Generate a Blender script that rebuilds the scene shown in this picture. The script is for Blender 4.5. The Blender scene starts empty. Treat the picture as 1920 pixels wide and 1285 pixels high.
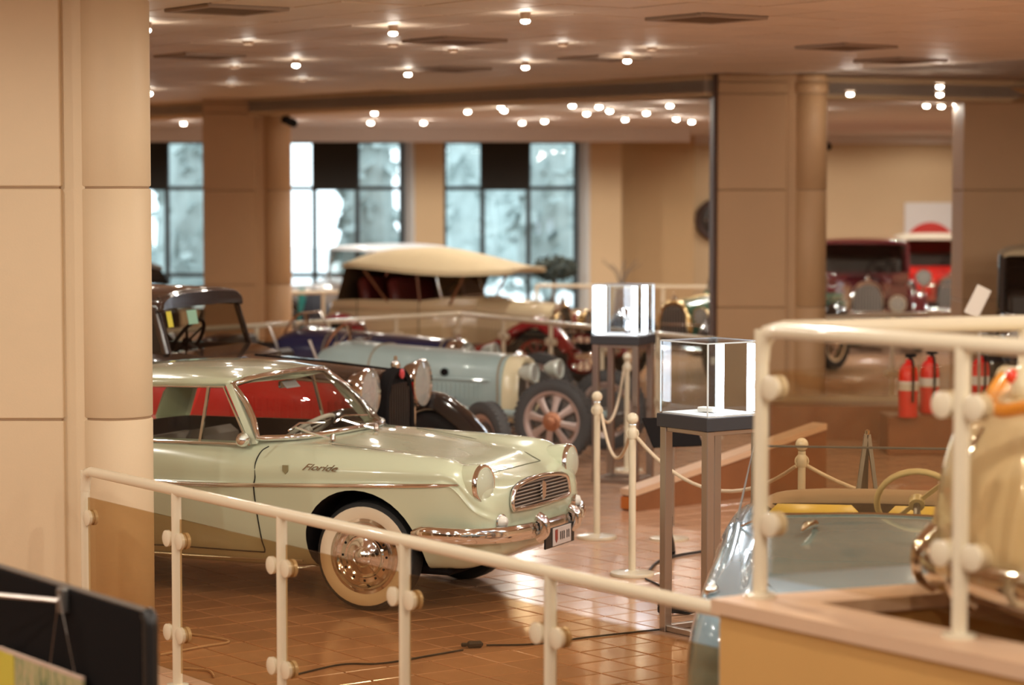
import bpy, bmesh, math, random
from mathutils import Vector, Matrix
from mathutils.bvhtree import BVHTree
random.seed(7)
sc = bpy.context.scene
COL = sc.collection
PI = math.pi
R = math.radians

# ------------------------------------------------------------------ camera, world, light, exposure
FPX = 4533.0                      # 85 mm on a 36 mm sensor, 1920 px wide
CAMZ = 2.3                        # lens height above the lower floor
PITCH = math.atan((642.5 - 361.0) / FPX)
cd = bpy.data.cameras.new('camera')
cd.lens = 85.0
cd.sensor_width = 36.0
cd.clip_end = 300
cd.dof.use_dof = True
cd.dof.focus_distance = 12.2
cd.dof.aperture_fstop = 1.9
cam = bpy.data.objects.new('camera', cd)
COL.objects.link(cam)
cam.location = (0, 0, CAMZ)
cam.rotation_euler = (PI / 2 - PITCH, 0, 0)
sc.camera = cam

w = bpy.data.worlds.new('overcast_sky')
sc.world = w
w.use_nodes = True
bg = w.node_tree.nodes['Background']
bg.inputs['Color'].default_value = (0.91, 0.97, 1.0, 1)
bg.inputs['Strength'].default_value = 3.0

vs = sc.view_settings
vs.view_transform = 'Standard'
vs.look = 'None'
vs.exposure = 0.0
vs.gamma = 1.0
vs.use_curve_mapping = False
sc.cycles.use_denoising = True
sc.cycles.max_bounces = 5
sc.cycles.adaptive_threshold = .06
sc.cycles.transparent_max_bounces = 16
sc.cycles.sample_clamp_indirect = 4.0
sc.cycles.caustics_reflective = False
sc.cycles.caustics_refractive = False

WARM = (1.0, 0.945, 0.825)
LAMP_W = 112.0                     # one ceiling lamp's spot
def spot(loc, target, watt, cone=110, blend=0.7, col=WARM, size=0.05):
    l = bpy.data.lights.new('hall_light', 'SPOT')
    l.energy = watt
    l.color = col
    l.spot_size = R(cone)
    l.spot_blend = blend
    l.shadow_soft_size = size
    o = bpy.data.objects.new('hall_light', l)
    COL.objects.link(o)
    o.location = loc
    d = Vector(target) - Vector(loc)
    o.rotation_euler = d.to_track_quat('-Z', 'Y').to_euler()
    return o

# ------------------------------------------------------------------ helpers
def at(px, py, Y):
    """world point seen at photo pixel (px, py) at depth Y"""
    a = (px - 960.0) / FPX
    b = (642.5 - py) / FPX
    d = Vector((a, math.cos(PITCH) + b * math.sin(PITCH), -math.sin(PITCH) + b * math.cos(PITCH)))
    return Vector((0, 0, CAMZ)) + d * (Y / d.y)
def proj(p):
    q = Vector(p) - Vector((0, 0, CAMZ))
    f = q.y * math.cos(PITCH) - q.z * math.sin(PITCH)
    u = q.y * math.sin(PITCH) + q.z * math.cos(PITCH)
    return 960 + FPX * q.x / f, 642.5 - FPX * u / f

def V(*a): return Vector(a)

def catmull(pts, n):
    """n samples per span through the points"""
    P = [Vector(p) for p in pts]
    out = []
    for i in range(len(P) - 1):
        p1, p2 = P[i], P[i + 1]
        p0 = P[i - 1] if i else p1 * 2 - p2
        p3 = P[i + 2] if i + 2 < len(P) else p2 * 2 - p1
        for k in range(n):
            t = k / n
            out.append(0.5 * ((2 * p1) + (p2 - p0) * t + (2 * p0 - 5 * p1 + 4 * p2 - p3) * t * t + (3 * p1 - p0 - 3 * p2 + p3) * t ** 3))
    out.append(P[-1].copy())
    return out

class MB:
    def __init__(s, M=None):
        s.v, s.f, s.M = [], [], M
    def add(s, vs_, fs):
        n = len(s.v)
        if s.M is not None:
            s.v += [tuple(s.M @ Vector(p)) for p in vs_]
        else:
            s.v += [tuple(p) for p in vs_]
        s.f += [tuple(i + n for i in f) for f in fs]
        return s
    def box(s, c, d, b=0.0, rz=0.0, Mx=None):
        hx, hy, hz = d[0] / 2, d[1] / 2, d[2] / 2
        T = Matrix.Translation(Vector(c)) @ (Mx if Mx is not None else Matrix.Rotation(rz, 4, 'Z'))
        if b <= 0:
            p = [(x, y, z) for x in (-hx, hx) for y in (-hy, hy) for z in (-hz, hz)]
            f = [(0, 1, 3, 2), (4, 6, 7, 5), (0, 4, 5, 1), (2, 3, 7, 6), (0, 2, 6, 4), (1, 5, 7, 3)]
        else:
            b = min(b, hx * .95, hy * .95, hz * .95)
            p, ix = [], {}
            H = (hx, hy, hz)
            for sx in (-1, 1):
                for sy in (-1, 1):
                    for sz in (-1, 1):
                        for k in range(3):
                            q = [sx * (hx - b), sy * (hy - b), sz * (hz - b)]
                            q[k] = (sx, sy, sz)[k] * H[k]
                            ix[(sx, sy, sz, k)] = len(p)
                            p.append(tuple(q))
            f = []
            for k in range(3):
                a, c2 = [i for i in range(3) if i != k]
                for sk in (-1, 1):
                    quad = []
                    for (sa, sc_) in ((-1, -1), (1, -1), (1, 1), (-1, 1)):
                        sg = [0, 0, 0]; sg[k] = sk; sg[a] = sa; sg[c2] = sc_
                        quad.append(ix[(sg[0], sg[1], sg[2], k)])
                    f.append(tuple(quad))
            for k in range(3):
                a, c2 = [i for i in range(3) if i != k]
                for sa in (-1, 1):
                    for sc_ in (-1, 1):
                        q = []
                        for (sk, ax) in ((-1, a), (1, a), (1, c2), (-1, c2)):
                            sg = [0, 0, 0]; sg[k] = sk; sg[a] = sa; sg[c2] = sc_
                            q.append(ix[(sg[0], sg[1], sg[2], ax)])
                        f.append(tuple(q))
            for sx in (-1, 1):
                for sy in (-1, 1):
                    for sz in (-1, 1):
                        f.append(tuple(ix[(sx, sy, sz, k)] for k in range(3)))
        return s.add([T @ Vector(q) for q in p], f)
    def bar(s, p0, p1, wx, wy, b=0.0, roll=0.0):
        """box from p0 to p1"""
        p0, p1 = Vector(p0), Vector(p1)
        d = p1 - p0
        q = d.to_track_quat('Z', 'Y').to_matrix().to_4x4() @ Matrix.Rotation(roll, 4, 'Z')
        return s.box((p0 + p1) / 2, (wx, wy, d.length), b, Mx=q)
    def loft(s, rings, closed=True, cap0=False, cap1=False, loop=False):
        n = len(rings[0])
        vs_, fs = [], []
        for r in rings: vs_ += list(r)
        m = len(rings)
        for i in range(m if loop else m - 1):
            j = (i + 1) % m
            for k in range(n if closed else n - 1):
                l = (k + 1) % n
                fs.append((i * n + k, i * n + l, j * n + l, j * n + k))
        if cap0: fs.append(tuple(range(n)))
        if cap1: fs.append(tuple((m - 1) * n + k for k in range(n)))
        return s.add(vs_, fs)
    def tube(s, path, r, seg=8, closed=False, caps=True, sy=1.0):
        P = [Vector(p) for p in path]
        m = len(P)
        rr = r if isinstance(r, (list, tuple)) else [r] * m
        up = None
        rings = []
        for i in range(m):
            if closed: t = P[(i + 1) % m] - P[i - 1]
            else: t = P[min(i + 1, m - 1)] - P[max(i - 1, 0)]
            t.normalize()
            if up is None:
                up = Vector((0, 0, 1)) if abs(t.z) < .9 else Vector((1, 0, 0))
            a = t.cross(up)
            if a.length < 1e-5: a = t.orthogonal()
            a.normalize()
            b = a.cross(t).normalized()
            up = b
            rings.append([P[i] + (a * math.cos(2 * PI * k / seg) * sy + b * math.sin(2 * PI * k / seg)) * rr[i] for k in range(seg)])
        return s.loft(rings, True, caps and not closed, caps and not closed, closed)
    def cyl(s, p0, p1, r, seg=12, r1=None):
        return s.tube([p0, p1], [r, r if r1 is None else r1], seg)
    def lathe(s, prof, o=(0, 0, 0), ax=(0, 0, 1), seg=24, loop=False):
        q = Vector(ax).to_track_quat('Z', 'Y').to_matrix()
        o = Vector(o)
        rings = []
        for (r, h) in prof:
            rings.append([o + q @ Vector((max(r, 1e-4) * math.cos(2 * PI * k / seg), max(r, 1e-4) * math.sin(2 * PI * k / seg), h)) for k in range(seg)])
        return s.loft(rings, True, (not loop) and prof[0][0] > 1e-3, (not loop) and prof[-1][0] > 1e-3, loop)
    def ball(s, c, r, seg=16, rings=10, sc_=(1, 1, 1)):
        pr = []
        c = Vector(c)
        rg = []
        for i in range(rings + 1):
            th = PI * i / rings
            rr, h = max(math.sin(th), 1e-4) * r, -math.cos(th) * r
            rg.append([c + Vector((rr * math.cos(2 * PI * k / seg) * sc_[0], rr * math.sin(2 * PI * k / seg) * sc_[1], h * sc_[2])) for k in range(seg)])
        return s.loft(rg, True)
    def prism(s, poly, ext):
        """closed polygon of 3D points pushed along the vector ext"""
        e = Vector(ext)
        a = [Vector(p) for p in poly]
        n = len(a)
        fs = [tuple(range(n)), tuple(range(n, 2 * n))] + [(k, (k + 1) % n, n + (k + 1) % n, n + k) for k in range(n)]
        return s.add(a + [p + e for p in a], fs)
    def mesh(s, name, recalc=True):
        me = bpy.data.meshes.new(name)
        me.from_pydata(s.v, [], s.f)
        if recalc:
            bm = bmesh.new(); bm.from_mesh(me)
            bmesh.ops.recalc_face_normals(bm, faces=bm.faces)
            bm.to_mesh(me); bm.free()
        return me
    def build(s, name, m, parent=None, smooth=0, loc=None, recalc=True):
        me = s.mesh(name, recalc)
        return obj_from(me, name, m, parent, smooth, loc)

def smooth_mesh(me, ang):
    if ang:
        me.polygons.foreach_set('use_smooth', [True] * len(me.polygons))
        me.set_sharp_from_angle(angle=R(ang))
def obj_from(me, name, m, parent=None, smooth=0, loc=None, rot=None):
    if m is not None and len(me.materials) == 0: me.materials.append(m)
    smooth_mesh(me, smooth)
    o = bpy.data.objects.new(name, me)
    COL.objects.link(o)
    if parent is not None: o.parent = parent
    if loc is not None: o.location = loc
    if rot is not None: o.rotation_euler = rot
    return o
def inst(me, name, parent, loc, rot=(0, 0, 0), scale=None):
    o = bpy.data.objects.new(name, me)
    COL.objects.link(o)
    o.parent = parent
    o.location = loc
    o.rotation_euler = rot
    if scale: o.scale = scale
    return o
def tag(o, label, cat, group=None):
    o['label'] = label
    o['category'] = cat
    if group: o['group'] = group
    return o
def thing(name, label, cat, loc=(0, 0, 0), rz=0.0, group=None):
    o = bpy.data.objects.new(name, None)
    COL.objects.link(o)
    o.empty_display_size = .1
    o.location = loc
    o.rotation_euler = (0, 0, rz)
    return tag(o, label, cat, group)
def struct(o):
    o['kind'] = 'structure'
    return o
def stuff(o):
    o['kind'] = 'stuff'
    return o

def cut(o, cutters):
    """boolean-subtract the cutter objects and remove them"""
    for c in cutters:
        m = o.modifiers.new('cut', 'BOOLEAN')
        m.operation = 'DIFFERENCE'
        m.solver = 'MANIFOLD'
        m.material_mode = 'TRANSFER'
        m.object = c
    bpy.context.view_layer.update()
    dg = bpy.context.evaluated_depsgraph_get()
    me = bpy.data.meshes.new_from_object(o.evaluated_get(dg))
    o.modifiers.clear()
    o.data = me
    for c in cutters: bpy.data.objects.remove(c)
    return o

def text_mesh(body, size, depth, shear=0.0, bold=0.0):
    c = bpy.data.curves.new('lettering', 'FONT')
    c.body = body; c.size = size; c.extrude = depth; c.shear = shear; c.offset = bold
    c.align_x = 'CENTER'; c.align_y = 'CENTER'; c.resolution_u = 3
    o = bpy.data.objects.new('lettering', c)
    COL.objects.link(o)
    bpy.context.view_layer.update()
    me = bpy.data.meshes.new_from_object(o.evaluated_get(bpy.context.evaluated_depsgraph_get()))
    bpy.data.objects.remove(o)
    return me

# ------------------------------------------------------------------ materials
_M = {}
def mat(name, col, rough=.5, metal=0.0, coat=0.0, var=0.0, scale=8.0, bump=0.0, bscale=60.0, spec=.5, emit=None, estr=0.0, coords='Object', rnd=None, rndv=0.0):
    if name in _M: return _M[name]
    m = bpy.data.materials.new(name)
    m.use_nodes = True
    nt = m.node_tree
    N, L = nt.nodes, nt.links
    b = N['Principled BSDF']
    c = (col[0], col[1], col[2], 1)
    b.inputs['Base Color'].default_value = c
    b.inputs['Roughness'].default_value = rough
    b.inputs['Metallic'].default_value = metal
    b.inputs['Coat Weight'].default_value = coat
    b.inputs['Coat Roughness'].default_value = .03
    b.inputs['Specular IOR Level'].default_value = spec
    tc = None
    last = None
    if var > 0 or bump > 0:
        tc = N.new('ShaderNodeTexCoord')
    if var > 0:
        n = N.new('ShaderNodeTexNoise')
        n.inputs['Scale'].default_value = scale
        n.inputs['Detail'].default_value = 4
        L.new(tc.outputs[coords], n.inputs['Vector'])
        r = N.new('ShaderNodeMix'); r.data_type = 'RGBA'
        r.inputs[6].default_value = (col[0] * (1 - var), col[1] * (1 - var), col[2] * (1 - var), 1)
        r.inputs[7].default_value = (min(1, col[0] * (1 + var)), min(1, col[1] * (1 + var)), min(1, col[2] * (1 + var)), 1)
        L.new(n.outputs['Fac'], r.inputs[0])
        L.new(r.outputs[2], b.inputs['Base Color'])
        last = r.outputs[2]
    if rnd:
        if rnd == 'object':
            g = N.new('ShaderNodeObjectInfo'); ro = g.outputs['Random']
        else:
            g = N.new('ShaderNodeNewGeometry'); ro = g.outputs['Random Per Island']
        hs = N.new('ShaderNodeHueSaturation')
        mr = N.new('ShaderNodeMapRange')
        mr.inputs[3].default_value = 1 - rndv; mr.inputs[4].default_value = 1 + rndv
        L.new(ro, mr.inputs[0]); L.new(mr.outputs[0], hs.inputs['Value'])
        if last is not None: L.new(last, hs.inputs['Color'])
        else: hs.inputs['Color'].default_value = c
        L.new(hs.outputs[0], b.inputs['Base Color'])
    if bump > 0:
        n2 = N.new('ShaderNodeTexNoise')
        n2.inputs['Scale'].default_value = bscale
        n2.inputs['Detail'].default_value = 3
        L.new(tc.outputs[coords], n2.inputs['Vector'])
        bp = N.new('ShaderNodeBump')
        bp.inputs['Strength'].default_value = bump
        bp.inputs['Distance'].default_value = .01
        L.new(n2.outputs['Fac'], bp.inputs['Height'])
        L.new(bp.outputs[0], b.inputs['Normal'])
    if emit:
        b.inputs['Emission Color'].default_value = (emit[0], emit[1], emit[2], 1)
        b.inputs['Emission Strength'].default_value = estr
    _M[name] = m
    return m
def glass(name, tint=(1, 1, 1), refl=1.0, rough=0.0, milk=0.0):
    """thin pane: clear or tinted see-through with Fresnel reflections"""
    if name in _M: return _M[name]
    m = bpy.data.materials.new(name)
    m.use_nodes = True
    nt = m.node_tree
    N, L = nt.nodes, nt.links
    N.remove(N['Principled BSDF'])
    out = N['Material Output']
    t = N.new('ShaderNodeBsdfTransparent'); t.inputs[0].default_value = (*tint, 1)
    g = N.new('ShaderNodeBsdfGlossy'); g.inputs['Roughness'].default_value = rough
    lw = N.new('ShaderNodeLayerWeight'); lw.inputs[0].default_value = .5
    pw = N.new('ShaderNodeMath'); pw.operation = 'POWER'; pw.inputs[1].default_value = 5.0
    L.new(lw.outputs['Facing'], pw.inputs[0])
    mu = N.new('ShaderNodeMath'); mu.operation = 'MULTIPLY_ADD'; mu.inputs[1].default_value = .7 * refl; mu.inputs[2].default_value = .03 * refl
    L.new(pw.outputs[0], mu.inputs[0])
    mx = N.new('ShaderNodeMixShader')
    L.new(mu.outputs[0], mx.inputs[0]); L.new(t.outputs[0], mx.inputs[1]); L.new(g.outputs[0], mx.inputs[2])
    if milk > 0:
        df = N.new('ShaderNodeBsdfDiffuse'); df.inputs[0].default_value = (.85, .84, .80, 1)
        m2 = N.new('ShaderNodeMixShader'); m2.inputs[0].default_value = milk
        L.new(mx.outputs[0], m2.inputs[1]); L.new(df.outputs[0], m2.inputs[2])
        L.new(m2.outputs[0], out.inputs[0])
    else:
        L.new(mx.outputs[0], out.inputs[0])
    _M[name] = m
    return m
def emis(name, col, strength):
    m = mat(name, (.8, .8, .8), .5, emit=col, estr=strength)
    return m

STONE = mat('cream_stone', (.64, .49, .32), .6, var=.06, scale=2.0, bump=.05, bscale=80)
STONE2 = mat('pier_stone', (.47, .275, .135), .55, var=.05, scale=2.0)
JOINT = mat('stone_joint', (.33, .21, .12), .8)
PLASTER = mat('wall_plaster', (.60, .43, .26), .8, var=.04, scale=1.0)
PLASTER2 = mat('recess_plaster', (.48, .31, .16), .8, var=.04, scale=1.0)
OCHRE = mat('ramp_plaster', (.60, .335, .105), .75, var=.05, scale=3.0, bump=.1, bscale=120)
COPING = mat('coping_stone', (.66, .44, .29), .45, var=.06, scale=6)
RAILW = mat('cream_enamel', (.74, .65, .49), .22, coat=.5)
WHITE = mat('white_paint', (.80, .74, .66), .5)
SOFFIT = mat('soffit_white', (.62, .54, .49), .8)
CEILT = mat('ceiling_tile', (.74, .60, .48), .55, var=.05, scale=3, rnd='object', rndv=.05)
CEILS = mat('ceiling_tile_far', (.74, .60, .48), .55, var=.05, scale=3, rnd='island', rndv=.05)
CEILJ = mat('ceiling_joint', (.34, .25, .19), .9)
TILE = mat('terracotta_tile', (.52, .30, .185), .16, var=.12, scale=5, rnd='object', rndv=.09, spec=.5)
TILES = mat('terracotta_tile_far', (.52, .30, .185), .16, var=.12, scale=5, rnd='island', rndv=.09, spec=.5)
GROUT = mat('grout', (.27, .15, .09), .8)
DARKWOOD = mat('dark_red_wood', (.26, .10, .04), .4, var=.2, scale=6)
CHROME = mat('chrome', (.86, .84, .82), .08, 1.0)
STEEL = mat('brushed_steel', (.50, .45, .41), .32, 1.0)
DSTEEL = mat('dark_steel', (.20, .19, .18), .4, .8)
BLACK = mat('black_paint', (.012, .011, .011), .35)
MATTB = mat('matt_black', (.013, .011, .011), .9, spec=.05)
GBLACK = mat('gloss_black', (.010, .009, .010), .12, coat=1)
RUBBER = mat('rubber', (.018, .017, .016), .7, bump=.3, bscale=90)
GREYTYRE = mat('aged_rubber', (.065, .062, .062), .75, bump=.2, bscale=60)
WHITEWALL = mat('whitewall_rubber', (.75, .62, .45), .6)
RED = mat('red_paint', (.70, .018, .012), .28, coat=.3)
DRED = mat('dark_red_paint', (.22, .008, .012), .2, coat=.8)
MAROON = mat('maroon_paint', (.095, .012, .016), .15, coat=1)
BROWNBLK = mat('brown_black_paint', (.040, .022, .016), .16, coat=1)
SAGE = mat('sage_paint', (.57, .61, .44), .2, coat=1)
SKYB = mat('pale_blue_paint', (.27, .40, .48), .15, coat=1)
RACEB = mat('race_blue_paint', (.34, .44, .44), .32, coat=.3, var=.08, scale=4)
CREAMP = mat('cream_paint', (.75, .62, .40), .18, coat=1)
IVORY = mat('ivory_paint', (.72, .63, .42), .2, coat=.6)
CANVAS = mat('tan_canvas', (.60, .47, .29), .8, var=.08, scale=5)
LEATHER = mat('dark_leather', (.05, .032, .025), .5)
TAUPE = mat('taupe_leather', (.22, .17, .13), .5)
OXBLOOD = mat('oxblood_leather', (.11, .012, .010), .45)
YELLOW = mat('yellow_vinyl', (.72, .52, .10), .4)
GOLD = mat('brass', (.72, .52, .25), .22, 1.0)
SILVER = mat('headlamp_reflector', (.92, .90, .86), .12, 1.0, bump=.35, bscale=14)
NAVY = mat('navy_paint', (.02, .025, .085), .2, coat=.8)
TEALG = mat('green_paint', (.10, .24, .17), .2, coat=.8)
LENSG = glass('lamp_lens', (.95, .95, .93), 1.3, milk=.22)
CARGLASS = glass('car_glass', (.80, .80, .78), 1.3)
RAILGLASS = glass('rail_glass', (.80, .69, .53), 1.0)
CASEGLASS = glass('case_glass', (.92, .95, .97), 1.2)
WINGLASS = glass('window_glass', (.93, .985, 1.0), .5)
ROPE = mat('cream_rope', (.70, .56, .40), .8, bump=.5, bscale=200)
LENSLIT = emis('lit_lamp_lens', (1.0, .88, .70), 45.0)
LENSLIT.cycles.emission_sampling = 'NONE'
LED = emis('cool_led', (.88, .93, 1.0), 16.0)

# ------------------------------------------------------------------ layout directions
UD = Vector((.584, -.812, 0)).normalized()        # along the front railing, towards the right and the camera
VD = Vector((.812, .584, 0)).normalized()         # across it
UANG = math.atan2(UD.y, UD.x)
WD = Vector((.92, .39, 0)).normalized()           # along the rear ramp wall
CEIL = 3.5
CEIL2 = 3.32

# ------------------------------------------------------------------ floor with terracotta tiles
mb = MB()
mb.box((0.5, 19.0, -.06), (30, 56, .10))
floor = struct(mb.build('floor', GROUT))
PITCHT = .245
def tile_mesh(s, h, name):
    m = MB()
    a, b = s / 2, s / 2 - .004
    m.add([(-a, -a, -h), (a, -a, -h), (a, a, -h), (-a, a, -h), (-a, -a, -.003), (a, -a, -.003), (a, a, -.003), (-a, a, -.003), (-b, -b, 0), (b, -b, 0), (b, b, 0), (-b, b, 0)],
          [(0, 1, 5, 4), (1, 2, 6, 5), (2, 3, 7, 6), (3, 0, 4, 7), (4, 5, 9, 8), (5, 6, 10, 9), (6, 7, 11, 10), (7, 4, 8, 11), (8, 9, 10, 11)])
    return m
tm = tile_mesh(PITCHT - .009, .012, 'tile')
tile_me = tm.mesh('tile', False)
tile_me.materials.append(TILE)
cells = []
for i in range(-140, 140):
    for j in range(-40, 160):
        p = UD * (i * PITCHT) + VD * (j * PITCHT) + Vector((0, 11, 0))
        if -11 < p.x < 12 and 7.6 < p.y < 34: cells.append(p)
def tile_seen(p):
    if p.y < 10.8 or p.y > 22: return False
    x, y = proj(p)
    if not (285 < x < 1440 and 800 < y < 1300): return False
    if x < 1090 and y < 1040 + max(0, (700 - x)) * .1 and y > 640: return False      # under or behind the coupe
    if x > 1345 and y > 1120: return False
    return True
cells.sort(key=lambda p: p.y)
single, rest = [], []
for p in cells:
    (single if len(single) < 300 and tile_seen(p) else rest).append(p)
for p in single:
    t = inst(tile_me, 'floor_tile', floor, (p.x, p.y, random.uniform(-.0006, .0006)), (random.uniform(-.002, .002), random.uniform(-.002, .002), UANG))
mb = MB()
for p in rest:
    mb.M = Matrix.Translation(p) @ Matrix.Rotation(UANG, 4, 'Z')
    mb.add(tm.v, tm.f)
stuff(mb.build('floor_tiles_beyond', TILES, floor, recalc=False))

# ------------------------------------------------------------------ ceiling with square panels
def beam_y(x):                    # depth of the long beam at x
    return 24.7 + (1.95 - x) * 1.12
def near_ceiling(p):
    return p.y < min(beam_y(p.x), 24.7 + (p.x - 1.95) * .42 if p.x > 1.95 else 99) - .1 and p.y > -3
mb = MB()
mb.box((0.5, 17.5, CEIL + .075), (30, 54, .15))
ceiling = struct(mb.build('ceiling', CEILJ))
cm = tile_mesh(.572, .03, 'ceiling_panel')
ceil_me = cm.mesh('ceiling_panel', False)
ceil_me.flip_normals()
ceil_me.materials.append(CEILT)
VENTS = [at(395, 14, 15.6), at(1245, 29, 16.3), at(815, 69, 18.6), at(1600, 81, 19.4), at(440, 100, 20.8), at(835, 128, 23.2), at(1660, 113, 21.9), at(1120, 104, 21.2)]
def snap(p, s):
    q = p - Vector((0, 11, 0))
    return UD * (round(q.dot(UD) / s) * s) + VD * (round(q.dot(VD) / s) * s) + Vector((0, 11, 0))
vent_cells = [snap(Vector((v.x, v.y, 0)), .6) for v in VENTS]
rest, n_single = [], 0
cc = []
for i in range(-60, 60):
    for j in range(-40, 60):
        p = UD * (i * .6) + VD * (j * .6) + Vector((0, 11, 0))
        if -9 < p.x < 12 and near_ceiling(p) and min((p - q).length for q in vent_cells) > .2: cc.append(p)
cc.sort(key=lambda p: p.y)
for p in cc:
    x, y = proj((p.x, p.y, CEIL))
    if n_single < 300 and -30 < x < 1950 and y > -20 and p.y > 3:
        n_single += 1
        o = inst(ceil_me, 'ceiling_panel', ceiling, (p.x, p.y, CEIL - .022 + random.uniform(-.002, .002)), (PI + random.uniform(-.003, .003), random.uniform(-.003, .003), UANG))
    else: rest.append(p)
mb = MB()
for p in rest:
    mb.M = Matrix.Translation((p.x, p.y, CEIL - .022)) @ Matrix.Rotation(UANG, 4, 'Z') @ Matrix.Rotation(PI, 4, 'X')
    mb.add(cm.v, cm.f)
stuff(mb.build('ceiling_panels_beyond', CEILS, ceiling))
# vents in the ceiling grid
VENTNAMES = ['dark square ceiling vent nearest the stone column', 'dark square ceiling vent above the two lit display cases', 'dark ceiling vent behind the brightest ceiling lamp', 'thin dark ceiling vent over the right-hand hall',
             'narrow ceiling vent beyond the one nearest the stone column', 'narrow ceiling vent beside the middle row of lamps', 'farthest ceiling vent over the right-hand hall', 'narrow ceiling vent beside the lamp left of the broad pier']
for q, lb in zip(vent_cells, VENTNAMES):
    t = thing('ceiling_vent', lb, 'vent', (q.x, q.y, CEIL - .020), UANG, 'ceiling vents')
    m = MB()
    for s in (-1, 1):
        m.box((s * .27, 0, -.012), (.05, .59, .024), .004)
        m.box((0, s * .27, -.012), (.49, .05, .024), .004)
    m.build('frame', mat('vent_frame', (.36, .26, .19), .6), t)
    MB().box((0, 0, .004), (.5, .5, .006)).build('backing', mat('vent_dark', (.05, .035, .025), .9), t)
    sm = MB().box((0, 0, 0), (.03, .49, .004), Mx=Matrix.Rotation(.6, 4, 'Y')).mesh('slat')
    sm.materials.append(mat('vent_slat', (.22, .15, .11), .6))
    for k in range(9): inst(sm, 'slat', t, (-.2 + k * .05, 0, -.012))

# lower ceiling and beams beyond the first bay
def slab(name, poly, z0, z1, m, parent=None):
    return MB().prism([(p[0], p[1], z0) for p in poly], (0, 0, z1 - z0)).build(name, m, parent)
bl, br = (-9.0, beam_y(-9.0)), (1.95, beam_y(1.95))
struct(slab('ceiling_rear', [(-9, 46), bl, br, (12, 24.7 + 10.05 * .42), (12, 46)], CEIL2, CEIL2 + .12, SOFFIT))
def beam(name, a, b, z0, z1, th, m):
    a, b = Vector((*a, 0)), Vector((*b, 0))
    n = Vector((-(b - a).y, (b - a).x, 0)).normalized() * th
    return struct(slab(name, [a, b, b + n, a + n], z0, z1, m))
beam('ceiling_beam', bl, br, 3.27, CEIL, .45, PLASTER)
beam('ceiling_beam', br, (12, 24.7 + 10.05 * .42), 3.27, CEIL, .45, PLASTER)
struct(MB().box((-3.2, 38.3, 3.22), (12.0, .4, .24)).build('ceiling_valance', SOFFIT))
struct(MB().box((7.3, 43.35, 3.27), (9.0, .4, .20)).build('ceiling_valance', SOFFIT))

# ------------------------------------------------------------------ piers with engaged round shafts
def pier(xl, yf, w, label, near=False, zt=CEIL, edge=False):
    m = STONE if near else STONE2
    root = bpy.data.objects.new('wall_pier', None)
    COL.objects.link(root)
    root.location = (xl, yf, 0)
    struct(root)
    root['label'] = label
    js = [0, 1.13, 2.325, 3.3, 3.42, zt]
    for a, b in zip(js, js[1:]):
        MB().box((w / 2, .34, (a + b) / 2), (w, .68, b - a - .012), .006).build('stone_block', m, root)
        cap = .012 if a >= 3.3 and b < zt else 0.0
        MB().lathe([(.19 + cap, a + .006), (.195 + cap, a + .012), (.195 + cap, b - .012), (.19 + cap, b - .006)], (w + .235, .2, 0), seg=40).build('shaft_drum', m, root, 40)
    MB().box((w + .05, .36, zt / 2), (.14, .6, zt), .0).build('fillet_strip', m, root)
    MB().box((w / 2, .34, zt / 2), (w - .02, .66, zt)).build('joint_core', JOINT, root)
    MB().lathe([(.186, 0), (.186, zt)], (w + .235, .2, 0), seg=32).build('shaft_core', JOINT, root, 40)
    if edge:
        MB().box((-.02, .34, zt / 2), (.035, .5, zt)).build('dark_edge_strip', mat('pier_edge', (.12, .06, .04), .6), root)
    return root
pier(-3.01, 12.4, .70, 'cream stone column with round shaft in the left foreground', True)
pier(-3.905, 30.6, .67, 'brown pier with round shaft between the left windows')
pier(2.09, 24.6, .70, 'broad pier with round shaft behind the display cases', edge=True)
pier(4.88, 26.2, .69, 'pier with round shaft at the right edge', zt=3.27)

# ------------------------------------------------------------------ rear wall with windows
WY = 42.0
def wx(px, Y=WY): return (px - 960) * Y / FPX
def wz(py, Y=WY): return at(960, py, Y).z
zt, zb = wz(265), .25
wins = [(wx(150), wx(400), 'window_1'), (wx(520), wx(752), 'window_2'), (wx(832), wx(1080), 'window_3')]
segs = [(-9.0, wins[0][0]), (wins[0][1] + .2, wins[1][0]), (wins[1][1] + .2, wins[2][0]), (wins[2][1] + .2, wx(1165))]
mb = MB()
for a, b in segs: mb.box(((a + b) / 2, WY + .2, 1.65), (b - a, .4, 3.5))
for a, b, n in wins:
    mb.box(((a + b) / 2 + .1, WY + .2, zb / 2 - .05), (b - a + .2, .4, zb + .1))
    mb.box(((a + b) / 2 + .1, WY + .2, (zt + 3.4) / 2), (b - a + .2, .4, 3.4 - zt))
struct(mb.build('wall_rear', PLASTER))
FRAME = mat('window_frame', (.03, .045, .055), .5)
BLIND = mat('black_blind', (.02, .017, .014), .85)
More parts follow.
